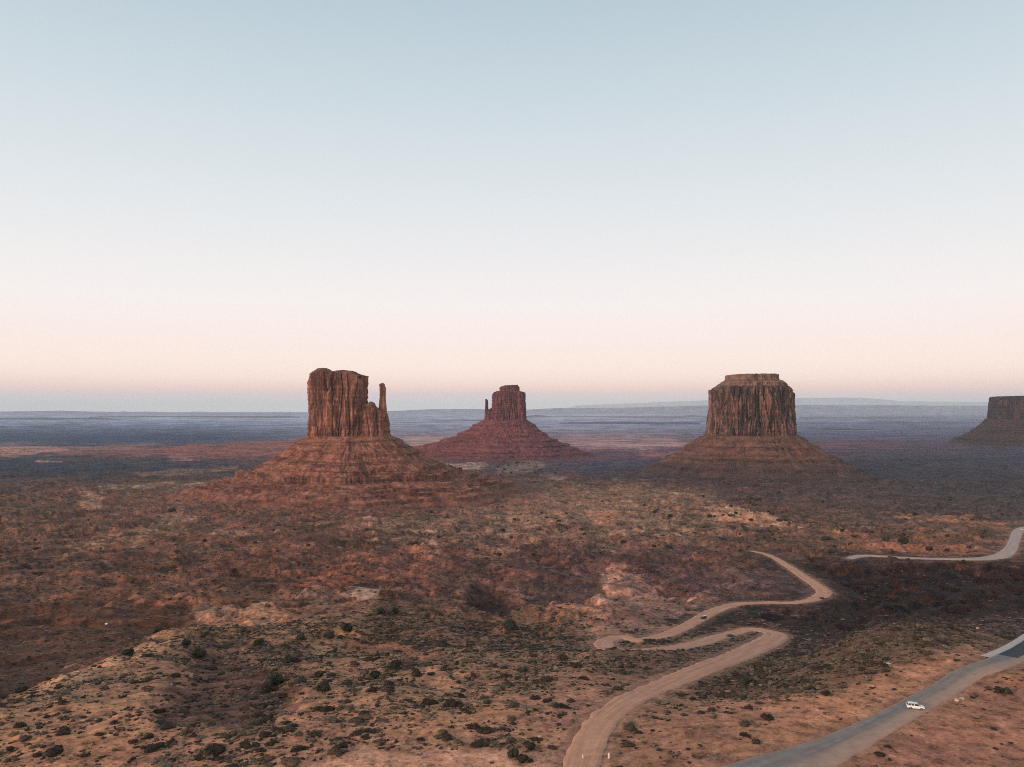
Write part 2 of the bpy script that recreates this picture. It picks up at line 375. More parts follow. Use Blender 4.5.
def xat0(u, Yd): return (u - U0) / FPX * Yd
def graded(fn, X, Y, sx, sy, lg):
    """noise whose grain coarsens with distance, mixed from fixed grains (1, 2, 4 ... times)"""
    out = np.zeros(np.shape(X)); 
    for k in range(-1, 6):
        wt = np.maximum(0, 1 - np.abs(lg - k)); m = wt > 0
        if m.any(): f = 2.0 ** k; out[m] += (wt[m] / np.sqrt(wt[m] ** 2 + (1 - wt[m]) ** 2)) * fn(X[m] / (sx * f), Y[m] / (sy * f), k + 1)
    return out
# ------------------------------------------------------------------ soil map (what colour the ground is, where)
KLIT = np.array([0.84, 0.80, 0.75])
HAZE_RGB = np.array([0.44, 0.51, 0.57])
US = np.array([0, 200, 400, 600, 800, 1000], float)
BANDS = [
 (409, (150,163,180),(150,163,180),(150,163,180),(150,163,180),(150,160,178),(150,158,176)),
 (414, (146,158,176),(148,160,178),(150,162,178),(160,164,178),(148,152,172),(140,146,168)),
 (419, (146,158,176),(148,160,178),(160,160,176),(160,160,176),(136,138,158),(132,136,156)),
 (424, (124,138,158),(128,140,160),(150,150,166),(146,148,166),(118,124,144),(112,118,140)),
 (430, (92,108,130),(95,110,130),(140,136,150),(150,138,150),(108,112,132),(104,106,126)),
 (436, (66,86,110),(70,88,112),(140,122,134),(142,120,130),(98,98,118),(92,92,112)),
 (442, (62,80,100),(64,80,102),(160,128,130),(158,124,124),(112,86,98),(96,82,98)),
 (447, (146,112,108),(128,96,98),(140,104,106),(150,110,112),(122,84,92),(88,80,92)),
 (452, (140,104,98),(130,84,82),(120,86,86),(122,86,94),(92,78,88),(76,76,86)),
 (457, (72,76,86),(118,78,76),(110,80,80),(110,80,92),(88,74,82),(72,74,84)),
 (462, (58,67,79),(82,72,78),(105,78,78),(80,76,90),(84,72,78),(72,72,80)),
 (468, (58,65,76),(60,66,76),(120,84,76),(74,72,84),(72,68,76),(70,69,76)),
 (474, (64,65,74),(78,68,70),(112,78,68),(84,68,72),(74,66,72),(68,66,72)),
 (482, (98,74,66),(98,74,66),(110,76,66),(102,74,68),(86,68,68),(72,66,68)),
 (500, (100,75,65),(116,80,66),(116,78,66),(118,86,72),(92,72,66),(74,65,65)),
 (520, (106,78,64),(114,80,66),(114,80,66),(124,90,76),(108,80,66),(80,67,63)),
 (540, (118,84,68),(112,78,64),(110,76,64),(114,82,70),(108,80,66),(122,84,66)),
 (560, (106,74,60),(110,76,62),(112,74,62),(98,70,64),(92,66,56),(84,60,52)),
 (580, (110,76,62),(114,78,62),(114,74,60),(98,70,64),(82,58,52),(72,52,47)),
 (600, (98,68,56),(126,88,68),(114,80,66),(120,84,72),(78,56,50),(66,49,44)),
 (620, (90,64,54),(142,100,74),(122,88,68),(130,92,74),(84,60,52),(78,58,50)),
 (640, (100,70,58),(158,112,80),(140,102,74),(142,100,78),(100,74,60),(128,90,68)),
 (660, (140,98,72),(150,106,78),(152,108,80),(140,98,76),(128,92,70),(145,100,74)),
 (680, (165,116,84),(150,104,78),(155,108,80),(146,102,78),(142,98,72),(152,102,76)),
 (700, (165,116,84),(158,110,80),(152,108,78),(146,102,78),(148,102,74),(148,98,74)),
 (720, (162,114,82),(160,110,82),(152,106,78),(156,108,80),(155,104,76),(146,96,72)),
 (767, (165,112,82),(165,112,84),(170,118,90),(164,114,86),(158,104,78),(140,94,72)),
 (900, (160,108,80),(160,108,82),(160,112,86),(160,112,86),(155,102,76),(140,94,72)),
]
ZONES = [  # outline, colour, softness, bush density factor
 ([(370, 530), (440, 505), (540, 482), (640, 484), (720, 500), (730, 532), (660, 548), (560, 540), (450, 545)], (136, 102, 82), 12, 0.6),
 ([(555, 612), (600, 598), (700, 606), (720, 612), (690, 626), (650, 640), (596, 640), (570, 650)], (146, 104, 82), 8, 0.3),
 ([(420, 610), (480, 600), (560, 615), (560, 650), (500, 670), (430, 640)], (140, 100, 76), 12, 0.9),
 ([(704, 507), (724, 505), (750, 511), (782, 519), (806, 531), (780, 532), (748, 528), (724, 523), (708, 516)], (214, 150, 116), 1.5, 0.0),
 ([(780, 522), (810, 528), (850, 536), (850, 541), (810, 534), (780, 529)], (150, 104, 78), 3, 0.4),
 ([(890, 512), (940, 517), (1010, 527), (1015, 532), (960, 528), (900, 520)], (150, 104, 78), 3, 0.4),
 ([(830, 540), (880, 538), (960, 546), (1000, 552), (990, 557), (900, 556), (850, 555)], (134, 91, 71), 5, 0.6),
 ([(70, 491), (90, 490), (106, 499), (100, 508), (84, 512), (72, 509), (90, 500)], (142, 106, 85), 2.0, 0.3),
 ([(95, 488), (150, 483), (220, 482), (220, 485), (150, 488), (100, 492)], (138, 106, 86), 1.5, 0.3),
 ([(168, 500), (190, 500), (204, 512), (196, 522), (168, 526), (150, 524), (176, 512)], (138, 105, 86), 3, 0.6),
 ([(100, 540), (165, 528), (205, 534), (160, 540), (100, 552), (60, 556)], (142, 104, 80), 4, 0.5),
 ([(195, 537), (235, 532), (250, 534), (215, 540)], (160, 118, 92), 2, 0.3),
 ([(345, 597), (372, 595), (396, 598), (384, 604), (352, 604)], (178, 132, 108), 1.5, 0.1),
 ([(300, 604), (345, 600), (350, 606), (310, 610)], (165, 118, 92), 3, 0.4),
 ([(330, 555), (380, 552), (385, 566), (345, 570)], (138, 90, 70), 6, 0.6),
 ([(300, 585), (345, 580), (350, 595), (305, 596)], (134, 88, 69), 6, 0.6),
 ([(400, 548), (425, 546), (432, 556), (408, 558)], (140, 94, 74), 5, 0.6),
 ([(425, 540), (430, 540), (445, 552), (440, 553)], (150, 108, 90), 1.5, 0.2),
 ([(345, 527), (375, 522), (380, 530), (352, 535)], (144, 100, 79), 3, 0.5),
 ([(470, 548), (505, 545), (515, 554), (480, 560)], (144, 100, 79), 4, 0.5),
 ([(585, 512), (615, 514), (625, 525), (600, 524)], (158, 110, 86), 3, 0.4),
 ([(446, 464), (470, 462), (492, 465), (480, 469), (450, 470)], (165, 132, 116), 1.0, 0.1),
 ([(494, 470), (515, 461), (545, 460), (545, 468), (525, 474), (500, 474)], (128, 106, 96), 1.5, 0.8),
 ([(545, 472), (570, 478), (560, 482), (540, 478)], (130, 102, 90), 1.5, 0.5),
 ([(0, 446), (50, 447), (72, 450), (30, 455), (0, 457)], (168, 122, 112), 1.2, 0.0),
 ([(34, 461), (62, 460), (64, 462), (35, 463)], (165, 125, 115), 0.6, 0.0),
 ([(160, 446), (300, 440), (300, 455), (170, 459)], (140, 92, 88), 2, 0.0),
 ([(168, 457), (196, 457), (190, 461), (172, 461)], (140, 108, 102), 1.0, 0.0),
 ([(135, 472), (200, 468), (240, 466), (238, 470), (180, 476), (140, 477)], (118, 92, 84), 1.0, 0.3),
 ([(560, 438), (660, 437), (700, 445), (640, 450), (575, 446)], (172, 130, 126), 2.5, 0.0),
 ([(400, 438), (470, 434), (460, 442), (410, 446)], (182, 140, 130), 2.0, 0.0),
 ([(640, 452), (700, 450), (680, 458), (640, 456)], (140, 96, 96), 1.5, 0.0),
 ([(700, 512), (690, 508), (720, 540), (700, 548)], (130, 92, 74), 5, 0.6),
 ([(600, 572), (618, 568), (640, 582), (690, 600), (705, 612), (650, 634), (604, 628), (590, 604)], (146, 104, 86), 6, 0.25),
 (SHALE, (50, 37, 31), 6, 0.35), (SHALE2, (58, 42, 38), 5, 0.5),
 (GULLY, (92, 61, 47), 9, 0.25), (HOLLOW, (104, 70, 57), 12, 0.9),  # gully colour is darkened to stand in for its shaded slope
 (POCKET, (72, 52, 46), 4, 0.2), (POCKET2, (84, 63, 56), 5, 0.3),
 ([(655, 580), (720, 566), (790, 578), (808, 592), (760, 598), (700, 598)], (96, 70, 64), 6, 0.4),
 ([(325, 754), (420, 751), (500, 748), (560, 752), (556, 800), (300, 800)], (178, 126, 98), 3, 0.03),
 ([(845, 790), (925, 722), (975, 700), (1060, 676), (1200, 700), (1200, 900), (840, 900)], (150, 100, 78), 5, 0.03),
 ([(690, 790), (730, 748), (800, 712), (880, 676), (960, 642), (985, 640), (970, 662), (900, 700), (780, 752), (720, 790)], (168, 114, 84), 7, 0.1),
 ([(640, 720), (720, 700), (800, 700), (820, 715), (740, 745), (700, 767), (620, 790), (612, 767)], (156, 106, 80), 9, 0.35),
 ([(425, 672), (445, 675), (452, 684), (445, 695), (434, 690)], (172, 116, 86), 2.5, 0.1),
 ([(340, 640), (400, 643), (430, 655), (445, 664), (430, 668), (400, 655), (345, 648)], (140, 90, 66), 2.5, 0.2),
 ([(395, 655), (418, 660), (412, 672), (398, 668)], (120, 82, 64), 3, 0.5),
 ([(0, 700), (0, 690), (120, 655), (210, 625), (225, 622), (150, 655), (60, 690)], (168, 122, 90), 6, 0.7),
 ([(190, 604), (260, 608), (290, 615), (280, 622), (200, 618)], (160, 116, 90), 4, 0.4),
 ([(520, 700), (575, 690), (600, 700), (570, 730), (540, 735)], (158, 108, 84), 6, 0.4),
]
DENSE = [  # outline, density factor: darker ground thick with brush
 ([(770, 640), (830, 628), (900, 628), (980, 632), (960, 650), (900, 672), (850, 690), (780, 700), (700, 690), (670, 684), (720, 668)], 2.3),
 ([(680, 660), (760, 655), (760, 690), (690, 690)], 2.0), ([(600, 652), (690, 655), (700, 664), (640, 680), (595, 672)], 1.6),
 ([(180, 690), (330, 690), (420, 660), (520, 650), (600, 660), (580, 690), (500, 730), (400, 745), (250, 745)], 1.35),
 ([(0, 720), (340, 720), (340, 760), (0, 767)], 1.2), ([(380, 600), (560, 612), (590, 640), (560, 660), (360, 640)], 1.5),
 ([(255, 650), (300, 640), (310, 690), (262, 700)], 1.6)]

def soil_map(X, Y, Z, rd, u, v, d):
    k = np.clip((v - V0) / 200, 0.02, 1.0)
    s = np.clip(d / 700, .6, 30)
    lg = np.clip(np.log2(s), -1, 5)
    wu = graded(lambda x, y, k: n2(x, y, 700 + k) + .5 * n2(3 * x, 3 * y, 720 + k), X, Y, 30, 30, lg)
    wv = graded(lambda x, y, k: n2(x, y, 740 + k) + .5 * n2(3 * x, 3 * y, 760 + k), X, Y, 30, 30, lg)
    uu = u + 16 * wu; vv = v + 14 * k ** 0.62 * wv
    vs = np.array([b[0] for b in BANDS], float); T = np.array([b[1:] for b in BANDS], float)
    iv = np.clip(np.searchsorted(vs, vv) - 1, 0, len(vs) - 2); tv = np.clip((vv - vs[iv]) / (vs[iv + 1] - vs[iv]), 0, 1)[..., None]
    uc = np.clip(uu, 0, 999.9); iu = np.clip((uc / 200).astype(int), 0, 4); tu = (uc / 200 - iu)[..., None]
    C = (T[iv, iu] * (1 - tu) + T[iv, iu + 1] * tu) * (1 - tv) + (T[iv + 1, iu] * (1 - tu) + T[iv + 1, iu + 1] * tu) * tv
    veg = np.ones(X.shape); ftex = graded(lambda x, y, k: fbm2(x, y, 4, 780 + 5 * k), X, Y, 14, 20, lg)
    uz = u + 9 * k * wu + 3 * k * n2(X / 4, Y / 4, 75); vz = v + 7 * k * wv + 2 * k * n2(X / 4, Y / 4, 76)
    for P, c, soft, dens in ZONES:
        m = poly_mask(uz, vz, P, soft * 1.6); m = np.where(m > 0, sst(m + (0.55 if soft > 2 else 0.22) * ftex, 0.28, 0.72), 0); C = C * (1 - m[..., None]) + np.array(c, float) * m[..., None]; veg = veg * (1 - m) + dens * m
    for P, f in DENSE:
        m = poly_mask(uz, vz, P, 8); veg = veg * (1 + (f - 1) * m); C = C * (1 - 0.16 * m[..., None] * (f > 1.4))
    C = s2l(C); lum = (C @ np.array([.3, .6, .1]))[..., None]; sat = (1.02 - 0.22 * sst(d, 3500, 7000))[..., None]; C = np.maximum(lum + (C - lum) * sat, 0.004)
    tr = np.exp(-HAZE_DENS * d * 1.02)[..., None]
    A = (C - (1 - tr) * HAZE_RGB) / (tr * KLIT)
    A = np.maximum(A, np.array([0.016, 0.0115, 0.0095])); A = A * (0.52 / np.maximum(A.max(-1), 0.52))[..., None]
    # beds of rock of other colours, patches of soil
    mid = sst(d, 300, 600) * (1 - sst(d, 2600, 5000))
    bed = n2(Z / 2.6 + 1.5 * n2(X / 160, Y / 160, 80), X / 400, 81)
    A = A * (1 + (0.30 * bed * mid)[..., None] * np.array([1, 1.05, 1.05]))
    red = sst(fbm2(X / 85, Y / 85, 3, 83), 0.0, 0.5) * mid
    A = A * (1 + red[..., None] * np.array([0.10, -0.02, -0.06]))
    drk = sst(fbm2(X / 60, Y / 45, 5, 84), 0.0, 0.4) * mid
    A = A * (1 - 0.45 * drk[..., None] * np.array([1, 0.92, 0.86]))
    pal = sst(fbm2(X / 60, Y / 38, 4, 85), 0.12, 0.5) * mid
    A = A * (1 + 0.35 * pal[..., None] * np.array([1, 1.02, 1.05]))
    farn = sst(d, 2500, 5000)
    strk = fbm2(X / 900, Y / 260, 4, 86); A = A * (1 + 0.45 * farn * strk)[..., None]
    strk = fbm2(X / 3000, Y / 1500, 4, 88); A = A * (1 + 0.25 * farn * strk)[..., None]
    wood = sst(graded(lambda x, y, k_: fbm2(x, y, 4, 900 + 5 * k_), X, Y, 30, 11, lg), 0.0, 0.25) * sst(d, 1500, 3500) * 0.55; A = A * (1 - wood[..., None] * np.array([1, .85, .75]))
    bad = np.zeros(X.shape)
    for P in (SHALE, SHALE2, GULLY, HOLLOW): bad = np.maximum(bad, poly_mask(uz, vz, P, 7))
    bad = np.maximum(bad, 0.5 * mid)
    dgx = (0.80 * X + 0.60 * Y); dgy = (-0.60 * X + 0.80 * Y)
    stq = fbm2(dgx / 60 + .6 * n2(X / 30, Y / 30, 161), dgy / 9, 4, 160); A = A * (1 + 0.8 * bad * stq)[..., None]
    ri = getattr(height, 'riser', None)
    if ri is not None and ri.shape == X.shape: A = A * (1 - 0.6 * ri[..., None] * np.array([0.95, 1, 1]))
    # debris fans out round the buttes
    for bx, by, rad, cc in ((xat0(350, 1800), 1800, 400, (0.20, 0.082, 0.056)), (xat0(750, 2600), 2600, 260, (0.085, 0.05, 0.042)), (xat0(500, 3600), 3600, 430, (0.12, 0.044, 0.048))):
        rr_ = np.hypot(X - bx, Y - by) + 110 * fbm2(X / 150, Y / 150, 3, 170)
        m = 0.85 * (1 - sst(rr_, rad * 0.85, rad * 1.5)); A = A * (1 - m[..., None]) + m[..., None] * np.array(cc) * (1 + 0.35 * stq[..., None])
    # dust thrown beside the roads
    du = (1 - sst(rd, 0.0, 7.0)) * (rd < 50)
    A = A * (1 - 0.5 * du[..., None]) + 0.5 * du[..., None] * np.array([0.34, 0.18, 0.115]) * 0.9
    g = graded(lambda x, y, k: fbm2(x, y, 4, 840 + 5 * k), X, Y, 6, 9, lg); A = A * (1 + 0.42 * (mid + .35)[..., None] * g[..., None])
    return np.clip(A, 0.008, 0.55), veg

# ------------------------------------------------------------------ the ground: one sheet all round
ang_in = np.radians(np.linspace(-37, 37, 1340)); ang_out = np.radians(np.linspace(37, 323, 150)[1:-1])
ANG = np.concatenate([ang_in, ang_out])
Yg = np.exp(np.linspace(math.log(120), math.log(60000), 4000)); vg = V0 - FPX * (np.interp(np.log(Yg), *CL) - CAM_Z) / Yg
vt = np.concatenate([np.arange(800, 470, -0.62), np.arange(470, 412.0, -0.4)])
rings = np.interp(-vt, -vg, Yg); rings = np.unique(np.concatenate([[2, 30, 60, 85, 105, 120, 135], rings[rings > 140], [30000, 45000, 60000]]))
# radius so that equal-depth lines stay straight across the view
cosf = np.where(np.abs(ANG) < math.radians(37.1), np.cos(np.clip(ANG, -0.66, 0.66)), math.cos(math.radians(37)))
R = rings[:, None] / cosf[None]
X = R * np.sin(ANG); Y = R * np.cos(ANG)
Z, RD, U, V, D = height(X, Y)
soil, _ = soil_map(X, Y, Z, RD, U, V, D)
nr, nc = X.shape
verts = np.stack([X, Y, Z], -1).reshape(-1, 3); verts = np.vstack([verts, [[0, 0, 142.0]]])
F = grid_faces(nr, nc, True)[:, ::-1]
c0 = len(verts) - 1; j = np.arange(nc)
fan = np.stack([np.full(nc, c0), (j + 1) % nc, j, j], 1)
soilv = np.vstack([soil.reshape(-1, 3), [[0.25, 0.13, 0.09]]])
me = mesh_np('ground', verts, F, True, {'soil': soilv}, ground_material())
tag(link('ground', me), kind='structure')
del X, Y, Z, RD, U, V, D, soil, verts, F

# ------------------------------------------------------------------ roads
def ribbon(name, S, mat, lift=0.0, off=(-.5, .5), jitter=1.0, ncross=9, skirt=0.6, widthscale=1.0, seed=0):
    P = S[:, :3]; T = np.gradient(P[:, :2], axis=0); T /= np.linalg.norm(T, axis=1)[:, None] + 1e-9
    Nn = np.stack([T[:, 1], -T[:, 0]], 1)                     # to the right of travel
    al = np.concatenate([[0], np.cumsum(np.linalg.norm(np.diff(P[:, :2], axis=0), axis=1))])
    t = np.linspace(off[0], off[1], ncross)
    rows = []; ac = []; ao = []
    for i in range(len(P)):
        wl = S[i, 3] * widthscale
        jl = jitter * fbm2(np.array([al[i] / 6]), np.array([seed + .5]), 3, 90)[0]; jr = jitter * fbm2(np.array([al[i] / 6]), np.array([seed + 7.5]), 3, 91)[0]
        a = t * wl; a[0] += jl; a[-1] += jr
        x = P[i, 0] + Nn[i, 0] * a; y = P[i, 1] + Nn[i, 1] * a; z = np.full(ncross, P[i, 2] + lift)
        # shoulders bend down into the soil
        xs = np.concatenate([[x[0] - Nn[i, 0] * .5], x, [x[-1] + Nn[i, 0] * .5]]); ys = np.concatenate([[y[0] - Nn[i, 1] * .5], y, [y[-1] + Nn[i, 1] * .5]])
        zs = np.concatenate([[z[0] - skirt], z, [z[-1] - skirt]])
        rows.append(np.stack([xs, ys, zs], 1)); ac.append(np.concatenate([[0], np.linspace(0, 1, ncross), [1]])); ao.append(np.full(ncross + 2, al[i] / 8))
    V = np.concatenate(rows); F = grid_faces(len(P), ncross + 2, False)
    me = mesh_np(name, V, F, True, {'across': np.concatenate(ac), 'along': np.concatenate(ao)}, mat)
    return link(name, me)
dirt = road_material('packed_dirt', (0.45, 0.20, 0.115), (0.57, 0.31, 0.205), 7.0)
def resample(S, step):
    al = np.concatenate([[0], np.cumsum(np.linalg.norm(np.diff(S[:, :2], axis=0), axis=1))]); q = np.arange(0, al[-1], step)
    return np.stack([np.interp(q, al, S[:, k]) for k in range(4)], 1)
tag(ribbon('dirt_road', resample(ROADS['valley'], 2.0), dirt, 0.0), kind='structure')
gravel = road_material('pale_gravel', (0.36, 0.25, 0.20), (0.46, 0.35, 0.30), 6.0)
tag(ribbon('gravel_road', resample(ROADS['gravel'], 3.0), gravel, 0.05, seed=3), kind='structure')
asph = road_material('dusty_asphalt', (0.165, 0.15, 0.14), (0.25, 0.20, 0.17), 9.0, ((0.40, 0.25, 0.18), [(0.0, 0.5), (0.10, 0.05), (0.42, 0.0), (0.62, 0.7), (1.0, 1.0)]))
tag(ribbon('road', resample(ROADS['paved'], 2.0), asph, 0.02, jitter=0.35, seed=6), kind='structure')
# clean dark asphalt where the paving begins, with pale concrete walks beside it
Sp = resample(ROADS['paved'], 2.0); vp = np.array([U0 + FPX * p[0] / p[1] for p in Sp])
Sd = Sp[vp > 1012]
darkasph = road_material('dark_asphalt', (0.040, 0.046, 0.052), (0.06, 0.066, 0.072), 9.0)
EDGE = -1   # which side is the far side of the road: set from the direction of travel
o = ribbon('asphalt_lane', Sd, darkasph, 0.03, off=(-0.5, 0.12), jitter=0.2, ncross=5, skirt=0.0, seed=9); tag(o, kind='structure')
walkm = flat('pale_concrete', (0.50, 0.43, 0.37), 0.9, 0, 0.12, 0.2)
for nm_, S_, of in (('sidewalk', Sp[vp > 1002], (-0.82, -0.52)), ('sidewalk', Sp[vp > 1014], (0.5, 0.66))):
    o = ribbon(nm_, S_, walkm, 0.14, off=of, jitter=0.05, ncross=4, skirt=0.5, seed=11); tag(o, kind='structure')

# ------------------------------------------------------------------ buttes
def footprint(th, a, b, n=3.2, jag=0.06, seed=0, rot=0.0):
    c, s = np.cos(th), np.sin(th)
    r = (np.abs(c / a) ** n + np.abs(s / b) ** n) ** (-1 / n)
    r = r * (1 + jag * n2(2.2 * c + 5, 2.2 * s + 5, seed) * 2 + 0.5 * jag * n2(6 * c, 6 * s, seed + 1) * 2)
    return r
def cliff(name, parent, cx, cy, a, b, zb, topf, mat, n=3.2, jag=0.06, seed=0, flare=0.05, flute=1.0, nt=620, nz=90, lean=0.0, widen=None, tilt=(0, 0), strata=1.0):
    th = np.linspace(0, 2 * np.pi, nt, endpoint=False); r0 = footprint(th, a, b, n, jag, seed)
    dx, dy = r0 * np.cos(th), r0 * np.sin(th)
    ztop = topf(dx, dy)
    T = np.linspace(0, 1, nz)[:, None]
    Zw = zb + (ztop[None] - zb) * T
    wf = 1 + flare * (1 - T) ** 2 - lean * T
    if widen is not None: wf = wf * widen(Zw)
    Xw = cx + dx[None] * wf; Yw = cy + dy[None] * wf
    Xw = Xw + tilt[0] * (Zw - zb); Yw = Yw + tilt[1] * (Zw - zb)
    # flutes, buttresses and cracks run up the walls, thin ledges across them
    nx, ny = np.cos(th)[None], np.sin(th)[None]
    S = min(a, b)
    k1 = n3(Xw / 34, Yw / 34, Zw / 190, seed + 2); k2 = n3(Xw / 13, Yw / 13, Zw / 60, seed + 3); k3 = n3(Xw / 5.5, Yw / 5.5, Zw / 18, seed + 4)
    big = min(1.0, S / 45)
    disp = 9 * big * (k1 - 0.2) + 5.0 * big * (0.25 - np.abs(k2) * 1.6) + 2.0 * min(1, S / 20) * (0.2 - np.abs(k3) * 1.5)
    disp = disp + strata * 2.0 * min(1, S / 20) * n2(Zw / 7, nx * 0.7 + seed, seed + 6) + 0.5 * n3(Xw / 2.5, Yw / 2.5, Zw / 5, seed + 7)
    crk = n3(Xw / 22, Yw / 22, Zw / 170, seed + 8); disp = disp - 7 * big * np.exp(-(crk / 0.045) ** 2)
    disp = disp * flute; disp = disp * (1 - 0.25 * T ** 6)
    Xw = Xw + nx * disp; Yw = Yw + ny * disp
    rows = [np.stack([Xw, Yw, Zw], -1)]
    ncap = 26; Xt, Yt = Xw[-1], Yw[-1]; tx = cx + tilt[0] * (np.mean(ztop) - zb); ty = cy + tilt[1] * (np.mean(ztop) - zb)
    for i in range(1, ncap):
        f = 1 - i / (ncap - 1) * 0.995
        x = tx + (Xt - tx) * f; y = ty + (Yt - ty) * f
        z = topf((x - tx) / wf[-1] if wf.shape[1] == 1 else x - tx, (y - ty)) + 1.2 * n2(x / 6, y / 6, seed + 9)
        blend = min(1, i / 2.0); z = z * blend + ztop * (1 - blend)
        rows.append(np.stack([x, y, z], -1)[None])
    Vv = np.concatenate(rows, 0); nr_ = Vv.shape[0]
    me = mesh_np(name, Vv.reshape(-1, 3) - np.array(parent.location)[None], grid_faces(nr_, nt, True), True, None, mat)
    return link(name, me, parent)
def talus(name, parent, cx, cy, a, b, prof, mat, benches=(), n=2.6, jag=0.05, seed=0, rmax=330, nt=900, ns=230, gul=1.0, inner=18, shift=None, footat=(.55, .8)):
    th = np.linspace(0, 2 * np.pi, nt, endpoint=False); r0 = footprint(th, a, b, n, jag * .5, seed) - inner
    s = np.concatenate([np.linspace(-1, 0, 8)[:-1] * 1.0, np.linspace(0, 1, ns) ** 1.15]) * rmax
    s = np.where(s < 0, s * (np.min(r0) * 0.9 / rmax), s)
    c, si = np.cos(th)[None], np.sin(th)[None]
    lob = 1 + 0.13 * n2(1.6 * np.cos(th) + 3, 1.6 * np.sin(th), seed + 11) * 2
    Sx = s[:, None]; rr = r0[None] + np.where(Sx > 0, Sx * lob[None], Sx)
    X = cx + rr * c; Y = cy + rr * si
    if shift: X = X + shift[0] * np.clip(Sx / rmax, 0, 1) ** 1.3
    se = np.maximum(Sx - inner, 0)
    g = np.abs(n2(th[None] * 9 + 0.5 * n2(Sx / 30, th[None] * 6, seed + 12), Sx / 160, seed + 13)) + 0.22 * np.abs(n2(th[None] * 23 + 0.5 * n2(Sx / 20, th[None] * 9, seed + 15), Sx / 90, seed + 14))
    se2 = se + gul * 14 * (g - 0.3) * (0.55 + 0.9 * n2(X / 120, Y / 120, seed + 18)) * sst(se, 2, 60)
    Z = np.interp(se2, [p[0] for p in prof], [p[1] for p in prof])
    band = np.zeros(X.shape)
    for lv, hh, sl in benches:                      # small cliff bands: level, height, how patchy
        wob = lv + 7 * n2(X / 60, Y / 60, seed + 20 + int(lv)) + 2 * n2(X / 14, Y / 14, seed + 24)
        hgt = 1.25 * hh * sst(n2(X / 70, Y / 70, seed + 21 + int(lv)) + sl, -0.3, 0.3)
        q = se2 - wob
        Z = Z + hgt * np.where(q < 0, np.clip(1 + q / 30.0, 0, 1) , -0.0) - 0.0
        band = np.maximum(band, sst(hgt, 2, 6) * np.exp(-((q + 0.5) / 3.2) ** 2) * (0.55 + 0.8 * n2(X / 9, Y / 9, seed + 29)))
    Z = Z + 4.5 * fbm2(X / 30, Y / 26, 4, seed + 16) * sst(se, 0, 20) + 1.0 * fbm2(X / 6, Y / 6, 2, seed + 17)
    me = mesh_np(name, np.stack([X, Y, Z], -1).reshape(-1, 3) - np.array(parent.location)[None], grid_faces(X.shape[0], nt, True)[:, ::-1], True,
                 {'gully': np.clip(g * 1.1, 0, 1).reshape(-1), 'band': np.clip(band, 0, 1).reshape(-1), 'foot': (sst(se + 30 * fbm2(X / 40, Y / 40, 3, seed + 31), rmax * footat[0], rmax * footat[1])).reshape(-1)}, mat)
    return link(name, me, parent)

def zat(v, Yd): return CAM_Z - (v - V0) / FPX * Yd
def xat(u, Yd): return (u - U0) / FPX * Yd
def top_from(pts, Yd, cxw, yround=None, b=1.0, rough=1.5, seed=0):
    us = np.array([xat(p[0], Yd) - cxw for p in pts]); zs = np.array([zat(p[1], Yd) for p in pts])
    def f(dx, dy):
        z = np.interp(dx, us, zs)
        if yround: z = z - yround * np.abs(dy / b) ** 4
        return z + rough * fbm2(dx / 14, dy / 14, 3, seed + 30)
    return f

red_rock = rock_material('red_sandstone', (0.32, 0.135, 0.088), (0.175, 0.070, 0.052), (0.055, 0.030, 0.030), 0.75, 0.5, 0.07, 0.45, 0.58)
rust_rock = rock_material('rust_sandstone', (0.19, 0.062, 0.062), (0.125, 0.042, 0.050), (0.04, 0.02, 0.03), 0.8, 0.5, 0.06)
brown_rock = rock_material('brown_sandstone', (0.23, 0.115, 0.085), (0.14, 0.068, 0.055), (0.04, 0.027, 0.029), 0.97, 0.5, 0.065, 0.42, 0.54)
cap_rock = rock_material('tan_caprock', (0.24, 0.135, 0.098), (0.15, 0.082, 0.064), (0.045, 0.032, 0.03), 0.4, 0.7)
shaded_rock = rock_material('shade_darkened_sandstone', (0.07, 0.038, 0.040), (0.026, 0.017, 0.022), (0.006, 0.006, 0.010), 0.85, 0.6, 0.085, 0.44, 0.58, 3.0)  # mesa rock: shade painted into the colour, darker than the bare stone
red_talus = talus_material('red_talus', (0.14, 0.053, 0.037), (0.27, 0.115, 0.077), (0.12, 0.060, 0.046), (0.17, 0.075, 0.052))
rust_talus = talus_material('rust_talus', (0.125, 0.036, 0.042), (0.18, 0.056, 0.058), (0.10, 0.045, 0.05), (0.11, 0.042, 0.048))
brown_talus = talus_material('brown_talus', (0.082, 0.040, 0.032), (0.145, 0.068, 0.050), (0.15, 0.078, 0.058), (0.052, 0.037, 0.034))
shaded_talus = talus_material('shade_darkened_talus', (0.030, 0.015, 0.018), (0.045, 0.022, 0.024), (0.02, 0.013, 0.015), (0.03, 0.018, 0.02))  # mesa slope, with the same shade painted into its colour

